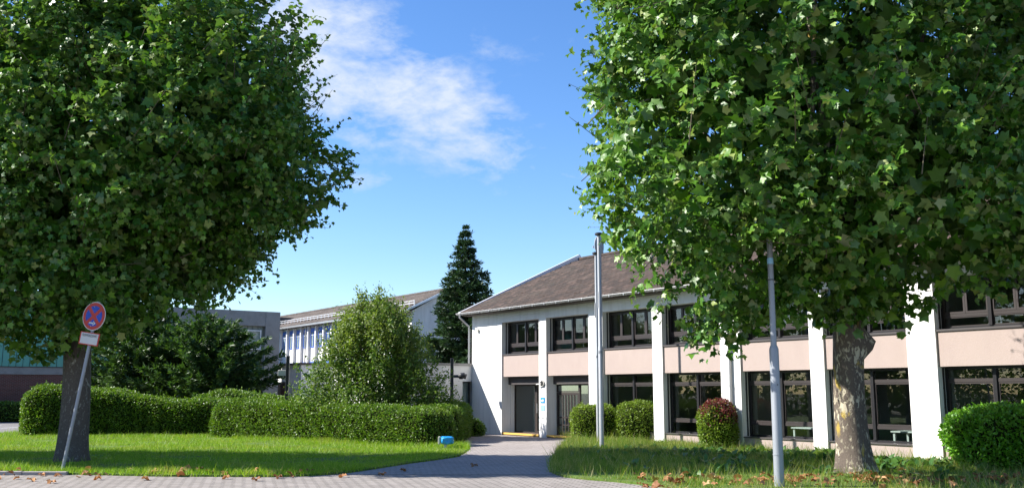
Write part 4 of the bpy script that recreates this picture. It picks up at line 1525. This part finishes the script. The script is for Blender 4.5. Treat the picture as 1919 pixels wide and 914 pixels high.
# ------------------------------------------------------------------ plane trees
def plane_tree(label, base, ctr, rad, bark, seed, trunk_r, zmin, nspray=3000, keepout=None, burl=False, p=2.3, lean=(0, 0), big=True, flare=.35, extra=None):
    """rad: (rx_left, rx_right, ry_back, rz_up, rz_down, ry_front) about ctr (relative to base)"""
    r = np.random.default_rng(seed)
    root = empty('plane_tree', (base[0], base[1], 0))
    tag(root, label, 'tree')
    # trunk
    m = MB()
    hts = [-.05, .12, .3, .6, 1.0, 1.6, 2.2, 2.55, 2.8, 3.0, 3.25, 3.7, 4.4, 5.6, 7.5]
    pts, rr = [], []
    for h in hts:
        pts.append((lean[0] * h + .04 * math.sin(h * 1.3 + seed), lean[1] * h + .04 * math.cos(h), h))
        rr.append(trunk_r * (1 + flare * math.exp(-max(h, 0) * 3.2)) * (1 - .035 * h if h < 5 else .6))
    ph = r.uniform(0, 6.28, 4)

    def wob(i, an):
        h = hts[i]
        w = .05 * math.sin(2 * an + ph[0] + h * .5) + .035 * math.sin(3 * an + ph[1] + h) + .02 * math.sin(7 * an + ph[3])
        w += flare * .35 * math.exp(-max(h, 0) * 3.5) * math.sin(5 * an + ph[2])
        if burl:
            d = math.atan2(math.sin(an + 1.2), math.cos(an + 1.2)) if False else None
            w += 0
        return w

    m.tube(pts, rr, 26, wob=wob)
    if burl:
        # swelling where an old limb was cut, on the side away from the sun
        V = []
        for v in m.v:
            d = (Vector(v) - Vector((trunk_r * .85, -.12, 2.92)))
            f = math.exp(-(d.x ** 2 + d.y ** 2) / .10 - d.z ** 2 / .045)
            V.append((v[0] + .30 * f, v[1] - .05 * f, v[2] - .05 * f))
        m.v = V
    m.build('trunk', MT[bark], root, smooth=True)
    top = pts[11]
    nl = 11
    for k in range(nl):
        a = 6.28 * k / nl + r.normal() * .25
        s = r.uniform(.45, .8)
        rx = rad[1] if math.cos(a) > 0 else rad[0]
        h0 = r.uniform(3.2, 5.4)
        end = (ctr[0] + math.cos(a) * rx * s, ctr[1] + math.sin(a) * rad[2] * s, ctr[2] + r.uniform(-1.5, 3.5))
        st = (lean[0] * h0, lean[1] * h0, h0)
        mid = (st[0] * .5 + end[0] * .5 + r.normal() * .2, st[1] * .5 + end[1] * .5 + r.normal() * .2, st[2] * .45 + end[2] * .55 - .5)
        q1 = tuple(st[i] * .7 + mid[i] * .3 + (0, 0, .1)[i] for i in range(3))
        mb = MB()
        mb.tube([st, q1, mid, end], [trunk_r * .36, trunk_r * .28, trunk_r * .18, .03], 8)
        mb.build('limb', MT[bark], root, smooth=True)
    # crown: leafy shoots mostly on the outer shell of an uneven volume
    lob = [(nrm(r.normal(size=(1, 3)))[0], r.uniform(.08, .27), r.uniform(12, 60)) for _ in range(90)]

    def radius(d):
        rx = np.where(d[:, 0] > 0, rad[1], rad[0])
        rz = np.where(d[:, 2] > 0, rad[3], rad[4])
        ry = np.where(d[:, 1] > 0, rad[2], rad[5])
        s = ((np.abs(d[:, 0]) / rx) ** p + (np.abs(d[:, 1]) / ry) ** p + (np.abs(d[:, 2]) / rz) ** p) ** (-1 / p)
        w = np.zeros(len(d))
        for q, am, sh in lob:
            w += am * np.exp(sh * (d @ q - 1))
        return s * (.76 + np.minimum(w, .36))

    def shell(n, f0, f1, pw):
        # even over the surface of the ellipsoid, not over the sphere of directions
        u = rdir(n * 2, r)
        R3 = np.array([(rad[0] + rad[1]) / 2, (rad[2] + rad[5]) / 2, (rad[3] + rad[4]) / 2])
        wgt = np.linalg.norm(u / R3, axis=1)
        u = u[r.random(len(u)) < wgt / wgt.max()]
        while len(u) < n: u = np.concatenate([u, u])
        q = u[:n] * R3
        d = nrm(q)
        f = f0 + (f1 - f0) * r.random(n) ** pw
        pos = d * (radius(d) * f)[:, None] + np.array(ctr)
        return pos, nrm(d / (R3 / R3.max())), f

    def allowed(P):
        zz = zmin(P[:, 0], P[:, 1]) + r.normal(size=len(P)) * .12
        ok = P[:, 2] > zz
        if keepout is not None: ok &= ~keepout(P)
        return ok

    pos, out, f = shell(nspray, .66, 1.0, .5)
    cl = np.zeros(len(pos))
    for _ in range(16):
        kv = rdir(1, r)[0] * r.uniform(1.6, 4.6)
        cl += np.sin(pos @ kv + r.uniform(0, 6.28))
    keep = cl / 4 + r.normal(size=len(pos)) * .35 > -.35
    pos, out = pos[keep], out[keep]
    if extra is not None:
        e = np.array(extra)
        pos = np.concatenate([pos, e[:, :3]]); out = np.concatenate([out, np.tile([[-.3, -.5, -.3]], (len(e), 1))])
    nspray = len(pos)
    ax = nrm(out * .8 + r.normal(size=pos.shape) * .45 + np.array([0, 0, 1.]) * np.clip((pos[:, 2:3] - ctr[2]) * .16 + .05, -.55, .3))
    k = 13
    t_ = (np.arange(k)[None] + r.random((nspray, k))) / k
    ln = r.uniform(.45, 1.0, (nspray, 1))
    side = nrm(np.cross(ax, np.array([0.1, .2, 1.])))
    alt = np.where(np.arange(k) % 2, 1., -1.)[None, :, None] * side[:, None]
    droopv = np.array([0, 0, -.12])
    P = pos[:, None] + ax[:, None] * (t_ * ln)[:, :, None] + alt * .06 + droopv * (t_ ** 2 * ln)[:, :, None] + r.normal(size=(nspray, k, 3)) * .05
    L = ax[:, None] * .45 + alt * .8 + r.normal(size=(nspray, k, 3)) * .45 + np.array([0, 0, -.35])
    W = out[:, None] * .5 + r.normal(size=(nspray, k, 3)) * .6 + np.array(SUN) * .5 + np.array([0, 0, .25])
    S = r.uniform(.11, .28, (nspray, k)) * (1.12 - .55 * t_) * r.uniform(.75, 1.15, (nspray, 1))
    P, L, W, S = P.reshape(-1, 3), L.reshape(-1, 3), W.reshape(-1, 3), S.reshape(-1)
    ok = allowed(P)
    P, L, W, S = P[ok], L[ok], W[ok], S[ok]
    # the leaves that show largest stand as pieces of their own
    dist = np.linalg.norm(P + np.array([base[0], base[1], -1.8]), axis=1)
    az = np.abs(np.arctan2(P[:, 0] + base[0], P[:, 1] + base[1]))
    el = np.arctan2(P[:, 2] - 1.8, dist)
    score = np.where((az < .47) & (el < .38), S / dist, 0)
    order = np.argsort(-score)
    single = order[:299] if big else order[:0]
    rest = np.setdiff1d(np.arange(len(P)), single)
    parts = [leaves(PLANE_LEAF_V, PLANE_LEAF_F, P[rest], L[rest], W[rest], S[rest])]
    # long free shoots that break the outline, with small leaves
    ns = 480
    sp, so2, _ = shell(ns, .96, 1.03, 1)
    sa = nrm(so2 * .8 + r.normal(size=sp.shape) * .35 + np.array([0, 0, .5]))
    kk = 9
    tt = (np.arange(kk)[None] + r.random((ns, kk))) / kk
    sl = r.uniform(.5, 1.25, (ns, 1))
    SP = sp[:, None] + sa[:, None] * (tt * sl)[:, :, None] + r.normal(size=(ns, kk, 3)) * .03
    SLd = sa[:, None] * .5 + r.normal(size=(ns, kk, 3)) * .8
    SW = so2[:, None] * .5 + r.normal(size=(ns, kk, 3)) * .6 + np.array([0, 0, .4])
    SS = r.uniform(.10, .19, (ns, kk)) * (1.15 - .5 * tt)
    okS = allowed(sp) & (sp[:, 2] > ctr[2] - rad[4] * .75)
    parts.append(leaves(PLANE_LEAF_V, PLANE_LEAF_F, SP[okS].reshape(-1, 3), SLd[okS].reshape(-1, 3), SW[okS].reshape(-1, 3), SS[okS].reshape(-1)))
    # inner leaves
    ip, io, _ = shell(9000, .35, .84, .6)
    oki = allowed(ip - np.array([0, 0, .3]))
    ip, io = ip[oki], io[oki]
    parts.append(leaves(PLANE_LEAF_V, PLANE_LEAF_F, ip, r.normal(size=ip.shape) + np.array([0, 0, -.4]), io * .5 + r.normal(size=ip.shape) * .6 + [0, 0, .4], r.uniform(.26, .38, len(ip))))
    V, F = join(parts)
    crown = link_mesh('crown', np_mesh('crown', V, F), MT['plane_leaf'], root)
    crown['kind'] = 'stuff'
    tm = MB()
    for q in np.flatnonzero(okS)[:260]:
        a, b = sp[q] - sa[q] * .5, sp[q] + sa[q] * sl[q]
        tm.tube([tuple(a), tuple(b)], [.012, .004], 4, caps=False)
    tm.build('shoots', MT['twig'], root)['kind'] = 'stuff'
    if big:
        V1, F1 = leaves(PLANE_LEAF_V, PLANE_LEAF_F, np.zeros((1, 3)), np.array([[0, 1., 0]]), np.array([[0, 0, 1.]]), [1.0])
        me1 = np_mesh('leaf', V1, F1)
        me1.materials.append(MT['plane_leaf'])
        for q in single:
            y = Vector(nrm(L[q:q + 1])[0]); z = Vector(W[q]); z = (z - y * z.dot(y)).normalized(); x = y.cross(z)
            mt = Matrix((x, y, z)).transposed().to_4x4()
            o = bpy.data.objects.new('leaf', me1)
            COL.objects.link(o)
            o.parent = crown
            o.matrix_basis = Matrix.Translation(Vector(P[q])) @ mt @ Matrix.Scale(float(S[q]), 4)
    return root


def zmin_left(x, y):      # x, y relative to the trunk: hanging lower on the left
    return np.where(x < 1.0, 2.95 + .2 * np.sin(x * 2.2) + .1 * np.sin(y * 2), 3.3 + .16 * (x - 1.0))


def zmin_right(x, y):
    low = np.where(x < -2.4, 2.5 + .75 * np.abs(x + 3.15), np.where(x < 1.3, 3.45 + .03 * x, 3.49 + .36 * (x - 1.3)))
    return low + .12 * np.sin(y * 3) + .12 * np.sin(x * 4) + np.clip((y + .3) * 1.6, 0, 2.6) + np.where(x > -1.8, np.clip((-y - 1.0) * .36, 0, 1.5), 0)


SIGN = np.array([-9.84, 22.5, 3.35])


def keep_sign(P):
    """prune the twigs that hang in front of the road sign"""
    Wd = P + np.array([-11.5, 25.6, 0])
    d = SIGN - np.array([0, 0, 1.8])
    t_ = np.clip(((Wd - [0, 0, 1.8]) @ d) / (d @ d), 0, 1.02)
    dist = np.linalg.norm(Wd - [0, 0, 1.8] - t_[:, None] * d, axis=1)
    return (dist < .30) & (t_ > .2)


def keep_lamp(P):
    Wd = P + np.array([7.65, 21.9, 0])
    a = np.abs(Wd[:, 0] - 5.1 * Wd[:, 1] / 18.8)
    return (Wd[:, 1] < 18.9) & (a < .30) & (Wd[:, 2] < 4.7)


def sun_gap(P):
    """leaf-free tunnel towards the sun, shaped so that light reaches the foot of the trunk"""
    d = np.array(SUN)
    q = P - np.array([-.2, 0, .6])
    t_ = q @ d
    return (t_ > 0) & (np.linalg.norm((q - t_[:, None] * d) * [1, 1, .8], axis=1) < 1.0)  # leaves cleared along the sun ray to light the trunk


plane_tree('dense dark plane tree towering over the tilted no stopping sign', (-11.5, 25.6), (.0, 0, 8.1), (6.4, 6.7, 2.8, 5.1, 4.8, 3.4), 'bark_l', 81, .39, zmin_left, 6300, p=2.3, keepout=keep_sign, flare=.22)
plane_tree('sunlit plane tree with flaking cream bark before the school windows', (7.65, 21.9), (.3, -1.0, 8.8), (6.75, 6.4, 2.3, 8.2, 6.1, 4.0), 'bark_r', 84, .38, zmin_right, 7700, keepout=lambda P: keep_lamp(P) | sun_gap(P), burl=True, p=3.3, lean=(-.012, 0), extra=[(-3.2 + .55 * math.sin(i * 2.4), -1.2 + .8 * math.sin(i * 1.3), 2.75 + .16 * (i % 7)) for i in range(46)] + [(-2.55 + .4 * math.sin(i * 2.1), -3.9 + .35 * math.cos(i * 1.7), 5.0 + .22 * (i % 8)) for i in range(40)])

plane_tree('next plane tree of the row, beyond the picture edge', (-23.6, 26.9), (.0, 0, 8.6), (5.4, 5.2, 2.8, 8.6, 5.2, 2.8), 'bark_l', 83, .42, lambda x, y: 3.2 + 0 * x, 1300, big=False, p=2.6)

# ------------------------------------------------------------------ street furniture
# tilted no stopping sign
sg = empty('no_stopping_sign', (-10.29, 22.5, 0), 0)
tag(sg, 'leaning grey post with round no stopping sign and fire access plate', 'road sign')
tilt = math.atan2(.45, 3.5)
tl_e = R(0)
Mt = Matrix.Rotation(tilt + R(1.2), 4, 'Y')


def sput(mb, name, mat, parent=None, smooth=False):
    mb.v = [tuple(Mt @ Vector(v)) for v in mb.v]
    return mb.build(name, MT[mat], parent or sg, smooth=smooth)


m = MB(); m.tube([(0, 0, -.2), (0, 0, 3.95)], .038, 12); sput(m, 'post', 'galv', smooth=False)
yaw = Matrix.Rotation(R(-20), 4, 'Z')


def sface(mb, name, mat, parent=None):
    mb.v = [tuple(yaw @ Vector(v)) for v in mb.v]
    return sput(mb, name, mat, parent)


ZC = 3.60


def disc(r0, y0, y1, n=32, zc=ZC):
    mb = MB()
    mb.prism([(r0 * math.cos(2 * math.pi * k / n), zc + r0 * math.sin(2 * math.pi * k / n)) for k in range(n)], 'y', y0, y1)
    return mb


plate = sface(disc(.335, -.050, -.042), 'sign_plate', 'sign_white')
sface(disc(.318, -.053, -.051), 'red_disc', 'sign_red', plate)
# four blue fields between the red cross bars
for k in range(4):
    a0 = math.pi / 4 + k * math.pi / 2
    pts = []
    rr_, bar = .240, .044
    c1 = a0 + math.asin(bar / rr_); c2 = a0 + math.pi / 2 - math.asin(bar / rr_)
    am = a0 + math.pi / 4
    pts.append((math.cos(am) * bar * math.sqrt(2), ZC + math.sin(am) * bar * math.sqrt(2)))
    for j in range(9):
        a = c1 + (c2 - c1) * j / 8
        pts.append((rr_ * math.cos(a), ZC + rr_ * math.sin(a)))
    mb = MB(); mb.prism(pts, 'y', -.056, -.0545)
    sface(mb, 'blue_field', 'sign_blue', plate)
mb = MB(); z0 = ZC - .165
mb.prism([(-.10, z0 - .018), (.03, z0 - .018), (.03, z0 + .018), (-.10, z0 + .018)], 'y', -.059, -.057)
mb.prism([(.028, z0 + .052), (.012, z0 + .040), (.062, z0), (.012, z0 - .04), (.028, z0 - .052), (.10, z0)][::-1], 'y', -.0595, -.0575)
sface(mb, 'arrow', 'sign_white', plate)
mb = MB(); mb.box(-.29, .29, -.050, -.043, ZC - .68, ZC - .385)
pl2 = sface(mb, 'fire_access_plate', 'sign_red')
mb = MB(); mb.box(-.255, .255, -.053, -.0515, ZC - .655, ZC - .405)
sface(mb, 'white_field', 'sign_white', pl2)


def text(s, size, x, z, y=-.0545):
    cu = bpy.data.curves.new('lettering', 'FONT')
    cu.body = s
    cu.size = size
    cu.align_x = 'CENTER'
    cu.align_y = 'CENTER'
    cu.extrude = .0006
    cu.materials.append(MT['sign_black'])
    o0 = bpy.data.objects.new('lettering_curve', cu)
    me_ = bpy.data.meshes.new_from_object(o0)
    bpy.data.objects.remove(o0)
    o = link_mesh('lettering', me_, MT['sign_black'])
    o.parent = pl2
    o.matrix_basis = Mt @ yaw @ Matrix.Translation((x, y, z)) @ Matrix.Rotation(R(90), 4, 'X') @ Matrix.Diagonal((.62, 1.25, 1, 1))
    return o


text('FEUERWEHRZUFAHRT', .072, 0, ZC - .46)
mb = MB()
for z in (ZC - .25, ZC + .2, ZC - .48): mb.box(-.06, .06, -.043, .045, z, z + .03)
sput(mb, 'clamp', 'galv')

# lamp post on the right
lp_ = empty('lamp_post', (5.1, 18.8, 0))
tag(lp_, 'grey galvanised lamp post with thicker lower sleeve before the plane tree', 'lamp post')
m = MB(); m.tube([(0, 0, -.2), (0, 0, 2.62), (0, 0, 2.64), (0, 0, 2.70)], [.098, .09, .088, .068], 18); autosmooth(m.build('sleeve', MT['galv'], lp_))
m = MB(); m.tube([(0, 0, 2.69), (0, 0, 6.2)], [.060, .053], 16); autosmooth(m.build('shaft', MT['galv'], lp_))
m = MB(); m.tube([(0, 0, 3.98), (0, 0, 4.0)], .063, 16); m.build('band', MT['black_metal'], lp_)
m = MB(); m.tube([(0, 0, 4.3), (0, 0, 4.42)], .061, 16, caps=False); m.build('sticker', MT['plaque_pale'], lp_)
m = MB(); m.tube([(0, 0, .62), (0, 0, .64)], .102, 18); m.build('collar', MT['galv'], lp_)
m = MB(); m.tube([(.02, -.085, 1.95), (.02, -.104, 1.95)], .012, 8); m.build('bolt', MT['black_metal'], lp_)
m = MB(); m.tube([(0, 0, 6.19), (0, 0, 6.28)], .07, 12); m.prism([(-.16, 6.25), (.16, 6.25), (.12, 6.38), (-.12, 6.38)], 'x', -.3, .35); m.build('lantern', MT['galv'], lp_)


def flagpole(loc, H, label, rad=.055):
    f = empty('flagpole', loc)
    tag(f, label, 'flagpole', 'flagpoles before the school')
    m = MB(); m.tube([(0, 0, -.1), (0, 0, 3.2), (0, 0, 3.22), (0, 0, H)], [rad * 1.12, rad * 1.1, rad, rad * .9], 14); autosmooth(m.build('pole', MT['alu'], f))
    m = MB(); m.tube([(0, 0, H), (0, 0, H + .03), (0, 0, H + .08), (0, 0, H + .1)], [.06, .13, .13, .08], 14); m.build('cap', MT['black_metal'], f)
    m = MB(); m.tube([(.07, -.03, 1.1), (.07, -.03, H - .05)], .006, 5); m.build('halyard', MT['galv'], f)
    m = MB(); m.tube([(0, 0, 3.0), (0, 0, 3.07)], rad * 1.25, 14); m.build('clamp_ring', MT['galv'], f)
    m = MB(); m.tube([(-.06, -.02, 4.4), (-.06, -.02, 4.9)], .018, 8); m.build('counterweight', MT['alu'], f)
    return f


flagpole((2.73, 29.8, 0), 6.66, 'front aluminium flagpole with black cap rising from the grass tip', .063)
flagpole((2.965, 33.6, 0), 6.60, 'second flagpole showing just behind the front flagpole', .055)


# dark posts by the hedge
def dark_post(loc, H, label, kind):
    f = empty('path_lamp', loc)
    tag(f, label, 'path lamp')
    m = MB(); m.box(-.07, .07, -.07, .07, -.05, H); m.build('post', MT['anthracite'], f, bevel=.012)
    if kind == 'spot':
        m = MB(); m.tube([(.08, 0, H - .78), (.32, 0, H - .78)], .06, 8); m.build('bracket', MT['anthracite'], f)
        m = MB(); m.tube([(.30, -.06, H - .80), (.42, -.06, H - .77), (.58, -.07, H - .72)], [.10, .14, .10], 12); m.build('spotlight', MT['anthracite'], f)
        m = MB(); m.tube([(.42, .1, H - .74), (.62, .1, H - .80)], [.09, .12], 10); m.build('spotlight', MT['anthracite'], f)
    else:
        m = MB(); m.box(-.42, -.068, -.02, .02, H - .86, H - .62); m.build('sign_board', MT['sign_white'], f, bevel=.01)
    return f


dark_post((-2.62, 38.1 + 4.2, 0), 3.28, 'dark square path lamp with small spotlights beside the link wing', 'spot')
dark_post((-9.75, 42.1, 0), 3.38, 'dark square post with small white board left of the tall shrub', 'sign')

# small sign near the parking lot
f = empty('parking_sign', (-21.4, 43.2, 0))
tag(f, 'low grey post with narrow white board at the parking lot edge', 'sign')
m = MB(); m.tube([(0, 0, -.05), (0, 0, 1.28)], .035, 10); m.build('post', MT['galv'], f)
m = MB(); m.box(-.36, .05, -.05, -.036, 1.10, 1.24); m.build('board', MT['sign_white'], f)

# blue wrapped ground light
f = empty('ground_floodlight', (-2.14, 31.6, 0))
tag(f, 'small floodlight wrapped in bright blue plastic at the hedge end', 'floodlight')
m = MB(); m.tube([(0, 0, -.05), (0, 0, .16)], .05, 10); m.build('foot', MT['sign_white'], f)
me = bush_core(.21, .15, .26, 91, p=3, lump=.10, nu=18, nv=10)
for v in me.vertices: v.co.z += .15
w = link_mesh('blue_wrap', me, MT['blue_plastic'], f, loc=(.04, 0, 0))
m = MB(); m.box(-.24, -.17, -.10, .10, .16, .40); m.build('lamp_housing', MT['sign_white'], f, bevel=.01)
